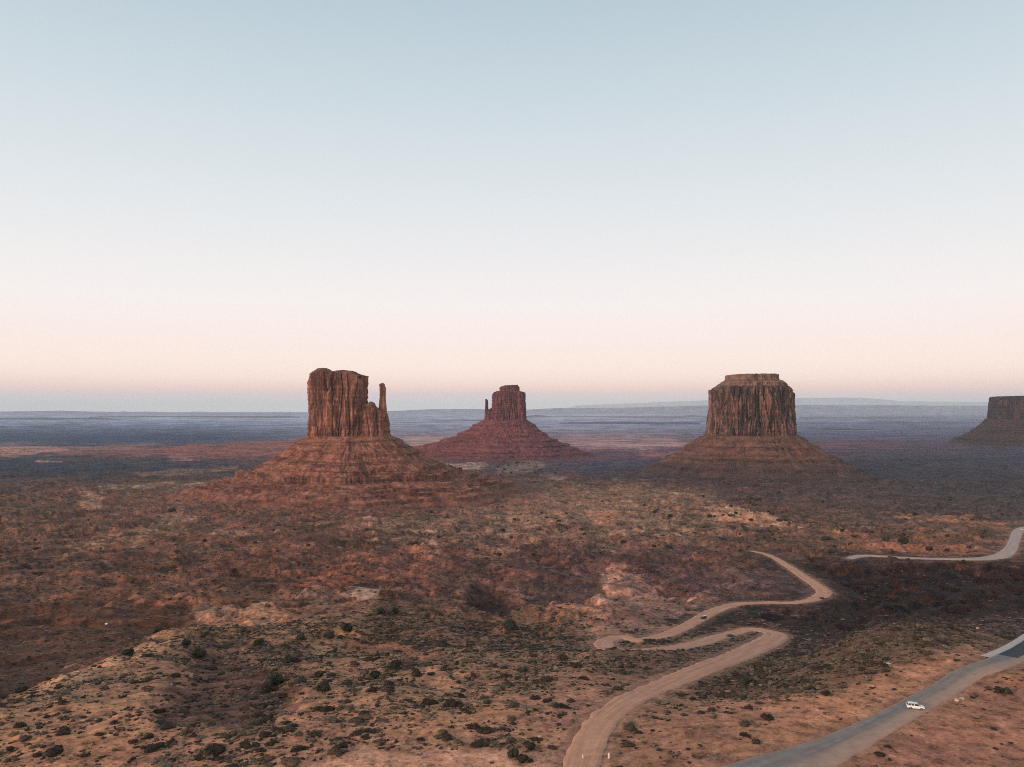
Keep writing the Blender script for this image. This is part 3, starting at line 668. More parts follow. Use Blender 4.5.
# west butte, with its detached thumb
Y1 = 1800.0; C1 = xat(350, Y1)
b1 = empty('butte', (C1, Y1, 28)); tag(b1, 'large red sandstone butte at left with a thin spire beside its right shoulder', 'butte', 'sandstone buttes on the valley floor')
mcx = xat(338.3, Y1)
topm = top_from([(305, 386), (309.5, 384), (311.5, 376), (314, 372.5), (319.8, 369.2), (325, 368.0), (328.5, 369), (331, 371.6), (337, 371.3), (342, 370.3), (354, 371.3), (359.4, 374.3), (364.5, 375.3), (370, 377)], Y1, mcx, 6, 42, 1.2, 1)
cliff('rock_tower', b1, mcx - 1.5, Y1 + 4, 64.0, 46, zat(440, Y1), topm, red_rock, 3.6, 0.04, 3, flare=0.03, widen=lambda z: 1 + 0.03 * np.sin((z - 150) / 160 * 3.1))
scx = xat(373, Y1)
tops = top_from([(352, 400), (366, 404), (369.5, 403), (371, 401.5), (373.3, 402.5), (374.6, 406), (378, 408.5), (383, 410), (387, 414), (390, 424)], Y1, scx, 4, 26, 0.8, 2)
cliff('rock_shoulder', b1, scx + 1.0, Y1 - 6, 38, 27, zat(440, Y1), tops, red_rock, 2.8, 0.05, 7, flare=0.10, flute=0.8, nt=420, nz=60)
tcx = xat(383.2, Y1)
topt = top_from([(378, 386), (380.2, 384.2), (383.5, 383), (384.8, 384.5), (385.2, 387.4), (388, 388)], Y1, tcx, 1, 8, 0.2, 3)
cliff('rock_spire', b1, tcx, Y1 - 10, 7.6, 7.5, zat(424, Y1), topt, red_rock, 2.6, 0.05, 12, flare=0.35, flute=0.5, nt=200, nz=60, widen=lambda z: 1 + 0.10 * np.sin((z - 190) / 13), tilt=(0.01, 0))
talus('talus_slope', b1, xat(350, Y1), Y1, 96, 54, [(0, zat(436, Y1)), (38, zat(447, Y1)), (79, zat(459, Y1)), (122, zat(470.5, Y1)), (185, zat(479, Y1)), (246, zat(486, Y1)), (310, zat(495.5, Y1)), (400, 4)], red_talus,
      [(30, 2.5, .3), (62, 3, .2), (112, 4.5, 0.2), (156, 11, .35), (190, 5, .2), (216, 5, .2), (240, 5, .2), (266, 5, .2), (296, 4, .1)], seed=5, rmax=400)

# east butte, farther off, thumb on its left
Y2 = 3600.0; C2 = xat(506, Y2)
b2 = empty('butte', (C2, Y2, 10)); tag(b2, 'distant rust red butte in the middle with a small thumb on its left side', 'butte', 'sandstone buttes on the valley floor')
ecx = xat(508.9, Y2)
tope = top_from([(488, 396), (491.8, 394.6), (493.5, 392.4), (497, 391.2), (516, 391.2), (521, 391.5), (524.5, 392.4), (530, 395)], Y2, ecx, 6, 60, 1.5, 5)
cliff('rock_tower', b2, ecx, Y2, 77, 62, zat(424, Y2), tope, rust_rock, 3.4, 0.035, 23, flare=0.08, lean=0.02)
kcx = xat(509, Y2)
topk = top_from([(497, 389.5), (499, 388), (501, 386.6), (505.5, 385.4), (517.5, 385.0), (519, 387)], Y2, kcx, 4, 34, 1.0, 6)
cliff('caprock', b2, kcx, Y2, 43, 36, zat(393, Y2), topk, rust_rock, 3.0, 0.06, 27, flare=0.05, flute=0.7, nt=300, nz=30)
ucx = xat(486.8, Y2)
topu = top_from([(484, 400.5), (486, 398.8), (487.2, 399.6), (490, 404)], Y2, ucx, 1, 10, 0.3, 7)
cliff('rock_spire', b2, ucx, Y2 - 8, 6.5, 9, zat(423, Y2), topu, rust_rock, 2.4, 0.06, 31, flare=0.9, flute=0.4, nt=180, nz=50)
topv = top_from([(480, 412), (486, 410), (489.5, 409), (495, 406)], Y2, xat(489.5, Y2), 1, 20, 1.0, 8)
cliff('rock_shoulder', b2, xat(489.5, Y2), Y2 - 2, 17, 22, zat(423, Y2), topv, rust_rock, 2.6, 0.06, 35, flare=0.2, flute=0.5, nt=240, nz=36)
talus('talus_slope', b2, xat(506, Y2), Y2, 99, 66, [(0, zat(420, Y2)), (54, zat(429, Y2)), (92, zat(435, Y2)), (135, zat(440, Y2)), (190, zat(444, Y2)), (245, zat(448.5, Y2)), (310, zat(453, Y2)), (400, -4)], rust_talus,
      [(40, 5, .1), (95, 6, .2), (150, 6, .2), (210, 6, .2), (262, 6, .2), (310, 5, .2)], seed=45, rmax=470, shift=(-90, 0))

# right butte, broad, with stepped cap
Y3 = 2600.0; C3 = xat(750, Y3)
b3 = empty('butte', (C3, Y3, 18)); tag(b3, 'broad barrel shaped brown butte at right with a flat stepped cap', 'butte', 'sandstone buttes on the valley floor')
dcx = xat(751, Y3)
topd = top_from([(703, 392), (712, 391), (716, 388), (719, 386.5), (725, 385.4), (779, 385.4), (783, 386.5), (787, 390), (790, 394), (796, 398)], Y3, dcx, 8, 110, 1.0, 9)
cliff('rock_tower', b3, dcx - 3, Y3, 132, 116, zat(438, Y3), topd, brown_rock, 3.0, 0.03, 51, flare=0.035, lean=0.02, nt=1100, nz=110, flute=1.7, strata=0.5)
toph = top_from([(718, 386), (727, 380.4), (740, 379), (765, 379), (777, 380.4), (785, 386)], Y3, dcx + 3, 10, 86, 0.6, 10)
cliff('cap_slope', b3, dcx + 3, Y3, 106, 92, zat(390, Y3), toph, cap_rock, 3.0, 0.04, 55, flare=0.06, flute=0.5, nt=400, nz=24)
topg = top_from([(726, 375.6), (740, 374.4), (765, 374.2), (777, 374.6), (778, 375)], Y3, dcx + 3, 3, 70, 2.2, 11)
cliff('caprock', b3, dcx + 2, Y3, 79, 70, zat(381, Y3), topg, cap_rock, 2.6, 0.09, 58, flare=0.03, flute=0.5, nt=400, nz=24)
cliff('rock_pillar', b3, xat(710.5, Y3), Y3 - 20, 10.5, 14, zat(437, Y3), top_from([(704, 391), (708, 390), (713, 390), (716, 391)], Y3, xat(710.5, Y3), 1, 14, .4, 12), brown_rock, 2.6, 0.05, 61, flare=0.2, flute=0.5, nt=200, nz=60)
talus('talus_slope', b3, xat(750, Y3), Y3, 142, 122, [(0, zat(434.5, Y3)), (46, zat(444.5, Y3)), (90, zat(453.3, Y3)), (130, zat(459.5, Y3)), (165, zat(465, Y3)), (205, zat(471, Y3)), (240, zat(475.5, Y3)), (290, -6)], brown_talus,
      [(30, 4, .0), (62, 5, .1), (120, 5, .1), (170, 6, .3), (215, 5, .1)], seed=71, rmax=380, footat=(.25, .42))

# dark mesa cut by the right edge
Y4 = 4900.0; C4 = xat(1060, Y4)
b4 = empty('mesa', (C4, Y4, 8)); tag(b4, 'dark flat topped mesa running out of the picture at the right edge', 'mesa')
fcx = xat(996, Y4) + 484
topw = top_from([(993, 410), (995.5, 405), (997.5, 401), (1001, 398.4), (1007, 396.6), (1015, 396), (1024, 396), (1150, 396)], Y4, fcx, 4, 330, 2, 13)
cliff('mesa_cliff', b4, fcx, Y4, 478, 330, zat(424, Y4), topw, shaded_rock, 2.25, 0.006, 81, flare=0.01, nt=1000, flute=1.6)
talus('talus_slope', b4, fcx, Y4, 482, 338, [(0, zat(419, Y4)), (36, zat(426, Y4)), (80, zat(431.5, Y4)), (130, zat(436, Y4)), (185, zat(440.5, Y4)), (235, -6)], shaded_talus,
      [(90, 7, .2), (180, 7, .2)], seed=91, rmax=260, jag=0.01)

# ------------------------------------------------------------------ plateaus on the skyline
def hills(name, u0, u1, Yd, prof, depth, mat, seed, rough=6):
    n_ = 500; us = np.linspace(u0, u1, n_); x = (us - U0) / FPX * Yd
    zt = np.interp(us, [p[0] for p in prof], [zat(p[1], Yd) for p in prof]); edge = sst(us, u0, u0 + 20) * (1 - sst(us, u1 - 20, u1))
    rows = []
    for k, (fy, fz) in enumerate([(-1.0, -0.1), (-0.62, 0.22), (-0.4, 0.40), (-0.3, 0.47), (-0.2, 0.62), (-0.14, 0.93), (-0.06, 1.0), (0.2, 1.0), (0.5, 1.0), (0.7, 0.8), (1.0, -0.1)]):
        wob = depth * 0.12 * fbm2(x / (depth * 0.4), np.full(n_, k * .06), 4, seed)
        z = zt * fz * (0.35 + 0.65 * edge) + rough * fz * fbm2(x / 800, np.full(n_, k * 0.3), 3, seed + 5)
        rows.append(np.stack([x * (1 + fy * depth / Yd), np.full(n_, Yd) + fy * depth + wob, np.maximum(z, -40)], -1))
    me = mesh_np(name, np.concatenate(rows), grid_faces(len(rows), n_, False), True, None, mat)
    return tag(link(name, me), kind='structure')
far_rock = rock_material('far_plateau', (0.22, 0.18, 0.26), (0.11, 0.11, 0.18), (0.02, 0.03, 0.06), 0.8, 0.9, 0.085, 0.42, 0.55, 40.0)  # blue-lilac tint of distance haze painted into the rock colour
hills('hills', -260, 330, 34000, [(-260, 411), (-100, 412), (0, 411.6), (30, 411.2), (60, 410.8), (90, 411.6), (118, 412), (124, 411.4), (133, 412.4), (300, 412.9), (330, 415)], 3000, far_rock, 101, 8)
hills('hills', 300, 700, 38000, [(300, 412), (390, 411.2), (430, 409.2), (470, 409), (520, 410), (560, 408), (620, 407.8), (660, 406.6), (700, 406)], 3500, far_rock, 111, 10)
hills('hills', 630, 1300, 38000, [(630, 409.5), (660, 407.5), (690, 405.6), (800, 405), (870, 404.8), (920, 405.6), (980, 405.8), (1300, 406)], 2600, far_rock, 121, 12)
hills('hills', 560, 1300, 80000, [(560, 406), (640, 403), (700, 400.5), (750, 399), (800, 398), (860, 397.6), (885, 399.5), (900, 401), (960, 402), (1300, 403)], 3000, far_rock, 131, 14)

rp = np.random.default_rng(55)
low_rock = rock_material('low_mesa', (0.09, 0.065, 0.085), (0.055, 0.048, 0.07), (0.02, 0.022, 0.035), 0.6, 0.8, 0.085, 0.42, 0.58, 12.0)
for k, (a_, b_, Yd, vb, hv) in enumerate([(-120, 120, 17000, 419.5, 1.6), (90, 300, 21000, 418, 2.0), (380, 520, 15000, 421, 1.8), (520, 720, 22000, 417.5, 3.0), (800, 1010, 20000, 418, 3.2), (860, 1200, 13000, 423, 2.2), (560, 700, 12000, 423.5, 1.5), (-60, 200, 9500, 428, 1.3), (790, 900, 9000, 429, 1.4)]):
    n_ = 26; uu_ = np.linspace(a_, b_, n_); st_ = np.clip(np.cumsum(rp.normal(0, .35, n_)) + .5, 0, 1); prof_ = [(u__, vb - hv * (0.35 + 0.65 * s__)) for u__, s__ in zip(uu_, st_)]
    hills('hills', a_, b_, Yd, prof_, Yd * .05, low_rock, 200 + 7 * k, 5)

# ------------------------------------------------------------------ vehicles
M_white = flat('white_paint', (0.78, 0.78, 0.77), 0.25, 0, 0.03); M_black = flat('black_paint', (0.02, 0.021, 0.024), 0.3, 0, 0.05)
M_green = flat('dark_green_paint', (0.012, 0.06, 0.048), 0.25, 0, 0.05); M_glass = flat('tinted_glass', (0.03, 0.04, 0.05), 0.08, 0, 0.02)
M_tyre = flat('tyre_rubber', (0.02, 0.02, 0.02), 0.9); M_rim = flat('alloy', (0.45, 0.45, 0.46), 0.35, 0.7)
M_lamp = flat('lamp_lens', (0.7, 0.7, 0.66), 0.15); M_tail = flat('red_lens', (0.35, 0.01, 0.01), 0.2); M_trim = flat('dark_trim', (0.03, 0.03, 0.03), 0.7)
import bmesh
def loft(sections, close_ends=True):
    """sections: list of (x, [(y,z)...]) ring points, same count"""
    V = []; Fs = []; n_ = len(sections[0][1])
    for x, ring in sections: V += [(x, y, z) for y, z in ring]
    for i in range(len(sections) - 1):
        for j in range(n_):
            k = (j + 1) % n_; Fs.append((i * n_ + j, i * n_ + k, (i + 1) * n_ + k, (i + 1) * n_ + j))
    if close_ends: Fs.append(tuple(range(n_))[::-1]); Fs.append(tuple((len(sections) - 1) * n_ + j for j in range(n_)))
    return V, Fs
def pyobj(name, V, Fs, mat, parent=None, loc=None, bev=0, smooth=False):
    me = bpy.data.meshes.new(name); me.from_pydata(V, [], Fs); bm = bmesh.new(); bm.from_mesh(me); bmesh.ops.recalc_face_normals(bm, faces=bm.faces)
    if bev: bmesh.ops.bevel(bm, geom=list(bm.edges), offset=bev, segments=2, affect='EDGES')
    for f in bm.faces: f.smooth = smooth
    bm.to_mesh(me); bm.free(); me.materials.append(mat); return link(name, me, parent, loc)
def boxv(x0, x1, y0, y1, z0, z1):
    V = [(x, y, z) for x in (x0, x1) for y in (y0, y1) for z in (z0, z1)]
    return V, [(0, 1, 3, 2), (4, 6, 7, 5), (0, 4, 5, 1), (2, 3, 7, 6), (0, 2, 6, 4), (1, 5, 7, 3)]
def lathe_y(r0, r1, w0, w1, n_=20):
    V = []; Fs = []
    prof = [(r0, w0), (r1, w0), (r1, w1), (r0, w1)]
    for k in range(n_):
        a = 2 * math.pi * k / n_
        V += [(r * math.cos(a), y, r * math.sin(a)) for r, y in prof]
    for k in range(n_):
        k2 = (k + 1) % n_
        for q in range(4): Fs.append((k * 4 + q, k * 4 + (q + 1) % 4, k2 * 4 + (q + 1) % 4, k2 * 4 + q))
    return V, Fs
def make_car(label, style, paint, loc, rz, group, slope=0.0, roofmat=None):
    """+x is the front. lower body, glasshouse, roof, doors' windows, lamps, wheels"""
    root = empty('car', loc, rz); root.rotation_euler = (0, slope, rz); root.scale = (.93, .93, .93); tag(root, label, 'car', group)
    if style == 'suv':
        Ln, W, belt, top, nose = 4.5, 1.82, 0.98, 1.62, 0.86; cab = [(-2.12, 1.0), (-1.9, 1.52), (-0.2, 1.62), (0.42, 1.56), (1.22, 1.0)]
    elif style == 'jeep':
        Ln, W, belt, top, nose = 4.2, 1.85, 1.12, 1.85, 1.08; cab = [(-2.05, 1.12), (-2.0, 1.82), (0.35, 1.85), (0.50, 1.8), (0.85, 1.14)]
    else:
        Ln, W, belt, top, nose = 4.7, 1.82, 0.92, 1.45, 0.80; cab = [(-1.75, 0.94), (-1.1, 1.38), (-0.2, 1.45), (0.35, 1.40), (1.15, 0.93)]
    h = W / 2; hl = Ln / 2
    def ring(wd, zlow, zh): return [(-wd * .9, zlow), (-wd, zlow + .15), (-wd, zh - .22), (-wd * .93, zh), (wd * .93, zh), (wd, zh - .22), (wd, zlow + .15), (wd * .9, zlow)]
    xs = [(-hl, .80 * h, .42, belt - .10), (-hl + .12, .93 * h, .30, belt), (-hl + .6, h, .26, belt + .02), (-.4, h, .24, belt + .01), (.9, h, .24, belt), (1.3, h * .99, .25, nose + .08), (hl - .45, h * .95, .27, nose), (hl - .1, .88 * h, .30, nose - .12), (hl, .72 * h, .40, nose - .24)]
    V, Fs = loft([(x, ring(wd, zl, zh)) for x, wd, zl, zh in xs]); pyobj('body', V, Fs, paint, root, smooth=False, bev=.02)
    # glasshouse
    g = []
    top_w = h * .74; bot_w = h * .90
    zb = cab[0][1] - .03
    secs = [(x, z) for x, z in cab]
    gV = []; gF = []
    for x, z in secs:
        f = (z - zb) / (top - zb); wd = bot_w + (top_w - bot_w) * f
        gV += [(x, -wd, z), (x, wd, z)]
    gV += [(secs[0][0], -bot_w, zb - .02), (secs[0][0], bot_w, zb - .02), (secs[-1][0], -bot_w, zb - .02), (secs[-1][0], bot_w, zb - .02)]
    m = len(secs)
    for i in range(m - 1): gF.append((2 * i, 2 * i + 1, 2 * i + 3, 2 * i + 2))
    L_ = [2 * i for i in range(m)] + [2 * m + 2, 2 * m]; R_ = [2 * i + 1 for i in range(m)] + [2 * m + 3, 2 * m + 1]
    gF += [tuple(L_), tuple(R_[::-1]), (0, 1, 2 * m + 1, 2 * m), (2 * m - 2, 2 * m - 1, 2 * m + 3, 2 * m + 2), (2 * m, 2 * m + 1, 2 * m + 3, 2 * m + 2)]
    pyobj('window', gV, gF, M_glass, root)
    x1, x2 = cab[1][0], cab[3][0]
    V, Fs = loft([(x1 - .05, [(-top_w, cab[1][1] - .03), (top_w, cab[1][1] - .03), (top_w * .9, cab[1][1] + .05), (-top_w * .9, cab[1][1] + .05)]),
                  ((x1 + x2) / 2, [(-top_w - .02, top - .05), (top_w + .02, top - .05), (top_w * .9, top + .045), (-top_w * .9, top + .045)]),
                  (x2 + .05, [(-top_w, cab[3][1] - .04), (top_w, cab[3][1] - .04), (top_w * .9, cab[3][1] + .03), (-top_w * .9, cab[3][1] + .03)])])
    pyobj('roof', V, Fs, roofmat or paint, root)
    for s in (-1, 1):                                  # window pillars in body colour
        for (xa, za), (xb, zb2) in ((cab[0], cab[1]), (cab[4], cab[3]), ((-.35, belt), (-.33, top - .03)), ((-1.25, belt), (-1.2, cab[1][1] if style != 'sedan' else 1.36))):
            wa = bot_w + .012; wb = top_w + .015; V = []; Fs = []; v0 = 0
            for (x_, z_, w_) in ((xa, za, wa), (xb, zb2, wb)):
                V += [(x_ - .055, s * (w_ - .03), z_), (x_ + .055, s * (w_ - .03), z_), (x_ + .055, s * w_, z_), (x_ - .055, s * w_, z_)]
            Fs += [(v0, v0 + 1, v0 + 2, v0 + 3), (v0 + 4, v0 + 5, v0 + 6, v0 + 7)] + [(v0 + a, v0 + (a + 1) % 4, v0 + 4 + (a + 1) % 4, v0 + 4 + a) for a in range(4)]
            pyobj('pillar', V, Fs, paint, root)
    for x in (-hl + .85, hl - .88):
        for s in (-1, 1):
            V, Fs = lathe_y(.2, .34, -.11, .11); t = pyobj('wheel', V, Fs, M_tyre, root, (x, s * (h - .08), .34))
            V, Fs = lathe_y(.02, .205, -.09, .09, 12); pyobj('rim', V, Fs, M_rim, t, (0, 0, 0))
    for s in (-1, 1):
        V, Fs = boxv(hl - .22, hl - .04, s * .5 * h - .0, s * .80 * h, nose - .30, nose - .16) if s > 0 else boxv(hl - .22, hl - .04, -.80 * h, -.5 * h, nose - .30, nose - .16)
        pyobj('headlight', V, Fs, M_lamp, root, bev=.015)
        V, Fs = boxv(-hl - .015, -hl + .12, min(s * .6, s * .84) * h, max(s * .6, s * .84) * h, belt - .34, belt - .14); pyobj('tail_light', V, Fs, M_tail, root, bev=.01)
        V, Fs = boxv(.85, 1.0, s * (h + .02) - .09, s * (h + .02) + .09, belt, belt + .14); pyobj('mirror', V, Fs, paint, root, bev=.02)
    V, Fs = boxv(hl - .06, hl + .03, -.7 * h, .7 * h, .32, .48); pyobj('bumper', V, Fs, M_trim, root, bev=.015)
    if style == 'jeep':
        V, Fs = lathe_y(.1, .36, -.1, .1); V = [(y, x, z) for x, y, z in V]; pyobj('spare_wheel', V, Fs, M_tyre, root, (-hl - .1, 0, 1.0))
    return root
def on_road(u, v, key, lift=0.03):
    x, y, _ = land(u, v); S = resample(ROADS[key], 0.5); i = int(np.argmin((S[:, 0] - x) ** 2 + (S[:, 1] - y) ** 2)); return x, y, S[i, 2] + lift, S, i
G = 'cars driving the valley roads'
x, y, z, S, i = on_road(915.5, 708.5, 'paved'); make_car('white hatchback driving along the dusty paved road at lower right', 'suv', M_white, (x, y, z), math.radians(-17), G)
x, y, z, S, i = on_road(703.5, 618.5, 'valley'); d_ = S[i - 3] - S[i]; make_car('dark jeep with white roof coming down the dirt road above the hairpin', 'jeep', M_black, (x, y, z), math.radians(205), G, roofmat=M_white)
x, y, z, S, i = on_road(730.5, 636.0, 'valley'); make_car('dark green car at the wide bend of the lower dirt road', 'sedan', M_green, (x, y, z), math.radians(12), G)
x, y, z, S, i = on_road(822.5, 598.5, 'valley'); make_car('black car on the wide upper bend of the dirt road', 'suv', M_black, (x, y, z), math.radians(-15), G, roofmat=M_black)
V_, F_ = boxv(-.55, .55, -.85, .85, .62, .92)
x, y, z, S, i = on_road(1021.5, 532.0, 'gravel', 0.06); make_car('white van at the far end of the pale gravel road, at the right edge', 'jeep', M_white, (x, y, z), math.radians(5), G)
for q, (u, v) in enumerate([(458.5, 465.2), (465.5, 466), (470.5, 465.6)]):
    x, y, _ = land(u, v); z = float(height(np.array([x]), np.array([y]))[0][0])
    make_car(['leftmost of three white campers parked below the distant middle butte', 'middle one of three white campers parked below the distant middle butte', 'rightmost of three white campers parked below the distant middle butte'][q], 'jeep', M_white, (x, y, z + 0.2), 0.3 * q, 'campers parked on the valley floor')

# ------------------------------------------------------------------ barrier across the dirt road
M_post = flat('weathered_white_post', (0.62, 0.56, 0.48), 0.8); M_rail = flat('rusty_pipe', (0.40, 0.24, 0.16), 0.7)
xa, ya, za = land(583, 758); xb, yb, zb_ = land(609, 757.5)
za = float(height(np.array([xa]), np.array([ya]))[0][0]); zb_ = float(height(np.array([xb]), np.array([yb]))[0][0])
gate = empty('road_barrier', (xa, ya, za)); tag(gate, 'thin pipe barrier between two pale posts across the dirt road at the bottom', 'barrier')
def prism(r, h, n_=8, taper=.9): return loft([(0, [(r * math.cos(2 * math.pi * k / n_), r * math.sin(2 * math.pi * k / n_)) for k in range(n_)]), (h, [(r * taper * math.cos(2 * math.pi * k / n_), r * taper * math.sin(2 * math.pi * k / n_)) for k in range(n_)])])
for (px, py, pz, r, h) in ((0, 0, 0, .16, 1.0), (xb - xa, yb - ya, zb_ - za, .28, 1.15)):
    V, Fs = prism(r, h + .4); V = [(y_, z_, x_) for x_, y_, z_ in V]; pyobj('post', V, Fs, M_post, gate, (px, py, pz - .4))
Lr = math.hypot(xb - xa, yb - ya); V, Fs = prism(.075, Lr, 8, 1.0); o = pyobj('rail', V, Fs, M_rail, gate, (0, 0, .95)); o.rotation_euler = (0, -math.atan2(zb_ - za, Lr), math.atan2(yb - ya, xb - xa))

# ------------------------------------------------------------------ plants and stones
LEAF = leaf_material('leaf'); BARK = flat('juniper_bark', (0.10, 0.07, 0.05), 0.95)
def ico(sub):
    bm = bmesh.new(); bmesh.ops.create_icosphere(bm, subdivisions=sub, radius=1.0); V = np.array([v.co[:] for v in bm.verts]); F = np.array([[v.index for v in f.verts] for f in bm.faces]); bm.free(); return V, F
def bush_template(kind, seed):
    r = np.random.default_rng(seed); VV = []; FF = []; n0 = 0
    lobes = {'hi': 7, 'mid': 4, 'lo': 1}[kind]; V, F = ico({'hi': 2, 'mid': 1, 'lo': 1}[kind])
    if kind == 'lo':
        keep = V[:, 2] > -0.4; F = F[keep[F].all(1)]
    for i in range(lobes):
        a = r.uniform(0, 6.28); rr = 0 if i == 0 else r.uniform(.35, .75); sz = 1.0 if kind == 'lo' else r.uniform(.34, .6)
        W = V * (1 + r.uniform(-.28, .30, (len(V), 1))) * sz * np.array([1, 1, .8]) + np.array([rr * math.cos(a), rr * math.sin(a), .25 + r.uniform(-.08, .2)])
        W[:, 2] = np.maximum(W[:, 2], -0.12)
        VV.append(W); FF.append(F + n0); n0 += len(V)
    if kind == 'hi':                                   # loose sprigs round the outside
        for i in range(110):
            a = r.uniform(0, 6.28); e = r.uniform(0.1, 1.3); R_ = r.uniform(.75, 1.08); c = np.array([R_ * math.cos(a) * math.cos(e), R_ * math.sin(a) * math.cos(e), .12 + .85 * R_ * math.sin(e)])
            q = r.normal(size=(3, 3)) * .085 + c; VV.append(q); FF.append(np.array([[0, 1, 2]]) + n0); n0 += 3
    return np.concatenate(VV), np.concatenate(FF)
SAGE = np.array([0.090, 0.064, 0.040]); DARK = np.array([0.034, 0.024, 0.016]); GREY = np.array([0.150, 0.112, 0.076]); GREEN = np.array([0.030, 0.032, 0.022])

def scatter(n_, d0, d1, thin):
    """random ground spots between two distances, thinned by the brush map"""
    th = rng.uniform(-35.5, 35.5, n_); dd = np.sqrt(rng.uniform(d0 * d0, d1 * d1, n_)); a = np.radians(th)
    X = dd * np.tan(a); Y = dd
    Z, rd, u, v, d = height(X, Y); _, veg = soil_map(X, Y, Z, rd, u, v, d)
    clump = sst(fbm2(X / 22, Y / 22, 4, 140), -0.25, 0.35) * 0.75 + 0.12 + .6 * sst(n2(X / 5, Y / 5, 145), 0.0, .35)
    keep = (rng.uniform(0, 1, n_) < veg * clump * thin) & (rd > 3.2)
    return np.stack([X, Y, Z], 1)[keep], veg[keep]
near, vn = scatter(110000, 165, 470, 0.66)
far1, _ = scatter(150000, 470, 1050, 0.36)
far2, _ = scatter(110000, 1050, 2700, 0.42)

# the 300 nearest brush clumps in view stand alone
uvn = np.stack([U0 + FPX * near[:, 0] / near[:, 1], V0 - FPX * (near[:, 2] - CAM_Z) / near[:, 1]], 1)
inview = (uvn[:, 0] > 2) & (uvn[:, 0] < 1022) & (uvn[:, 1] < 765) & (uvn[:, 1] > 400)
wid = rng.gamma(1.4, 0.24, len(near)) + 0.18
score = np.where(inview, wid / near[:, 1], 0); ids = np.argsort(-score)[:300]; alone = np.zeros(len(near), bool); alone[ids] = True
tmpl = []
for k in range(6):
    V, F = bush_template('hi', 300 + k); base = [SAGE, DARK, GREY, DARK * 1.3, SAGE * .8, DARK][k]
    ca = base[None] * (0.75 + 0.5 * rng.uniform(size=(len(V), 1))); tmpl.append(mesh_np('sagebrush', V, F, False, {'leaf': ca}, LEAF))
SPOTS = [(0, 90, 'on orange sand in the bottom left corner'), (90, 190, 'on orange sand left of and below the brown hollow'), (190, 290, 'on sand straight below the brown hollow'),
         (290, 400, 'above the left half of the bare sandy strip at the bottom'), (400, 500, 'above the right half of the bare sandy strip at the bottom'), (500, 590, 'on the sandy flat just left of the dirt road bottom bend'),
         (590, 680, 'just right of the dirt road bottom bend'), (680, 790, 'on the tan bank left of the paved road'), (790, 900, 'in the thick scrub above the paved road'), (900, 1030, 'near the dark asphalt at the right edge')]
def region(u, v, tone, s_):
    k = [q for q in SPOTS if q[0] <= u < q[1]][0][2]; sz = 'broad' if s_ > 1.35 else 'small'
    return f'{sz} {tone} brush clump {k}', f'{tone} brush {k}'
for i in ids:
    k = int(rng.integers(0, 6)); o = bpy.data.objects.new('sagebrush', tmpl[k]); col.objects.link(o)
    s = wid[i]; o.location = near[i] - np.array([0, 0, .05 * s]); o.scale = (s * rng.uniform(.9, 1.35), s, s * rng.uniform(.5, .8)); o.rotation_euler = (0, 0, rng.uniform(0, 6.28))
    lb, gp = region(*uvn[i], ['olive', 'dark', 'grey', 'dark', 'olive', 'dark'][k], s); tag(o, lb, 'bush', gp)
def merged(P, W, kind, nvar, seed, hgt=(.5, .85), pal=None, elong=1.25, bias=1.0):
    Vs, Fs, Cs = [], [], []; n0 = 0; var = rng.integers(0, nvar, len(P))
    for k in range(nvar):
        V, F = bush_template(kind, seed + k); q = P[var == k]; wq = W[var == k]; m = len(q)
        if not m: continue
        a = rng.uniform(0, 6.28, m); ca, sa = np.cos(a)[:, None], np.sin(a)[:, None]; ex = wq[:, None] * rng.uniform(.9, elong, (m, 1)); ey = wq[:, None]; ez = wq[:, None] * rng.uniform(*hgt, (m, 1))
        x = V[None, :, 0] * ex; y = V[None, :, 1] * ey; z = V[None, :, 2] * ez
        A = np.stack([x * ca - y * sa + q[:, :1], x * sa + y * ca + q[:, 1:2], z + q[:, 2:3] - .05], -1)
        Vs.append(A.reshape(-1, 3)); Fs.append((F[None] + (np.arange(m) * len(V))[:, None, None]).reshape(-1, 3) + n0); n0 += m * len(V)
        ch = rng.uniform(size=m); pl = np.where((ch < .38 * bias)[:, None], SAGE, np.where((ch < .62 * bias)[:, None], GREY, np.where((ch < .9)[:, None], DARK, GREEN))) if pal is None else np.repeat(pal[None], m, 0)
        cc = pl[:, None, :] * rng.uniform(.7, 1.3, (m, len(V), 1)); Cs.append(cc.reshape(-1, 3))
    return np.concatenate(Vs), np.concatenate(Fs), np.concatenate(Cs)
rest = near[~alone]; wr_ = wid[~alone]; near_a = rest[:, 1] < 320
A = [merged(rest[near_a], wr_[near_a], 'mid', 6, 400), merged(rest[~near_a], wr_[~near_a] * 1.05, 'lo', 8, 420, bias=.5),
     merged(far1, rng.gamma(1.3, .3, len(far1)) + .28, 'lo', 8, 440, bias=.3), merged(far2, rng.gamma(3.0, .3, len(far2)) + .6, 'lo', 6, 460, (.8, 1.2), bias=.15)]
Vs, Fs, Cs = [], [], []; n0 = 0
for a_, b_, c_ in A: Vs.append(a_); Fs.append(b_ + n0); Cs.append(c_); n0 += len(a_)
o = link('scrubland_brush', mesh_np('scrubland_brush', np.concatenate(Vs), np.concatenate(Fs), False, {'leaf': np.concatenate(Cs)}, LEAF)); tag(o, 'countless low sage and brush clumps dotting the desert out to the buttes', 'brush', kind='stuff')

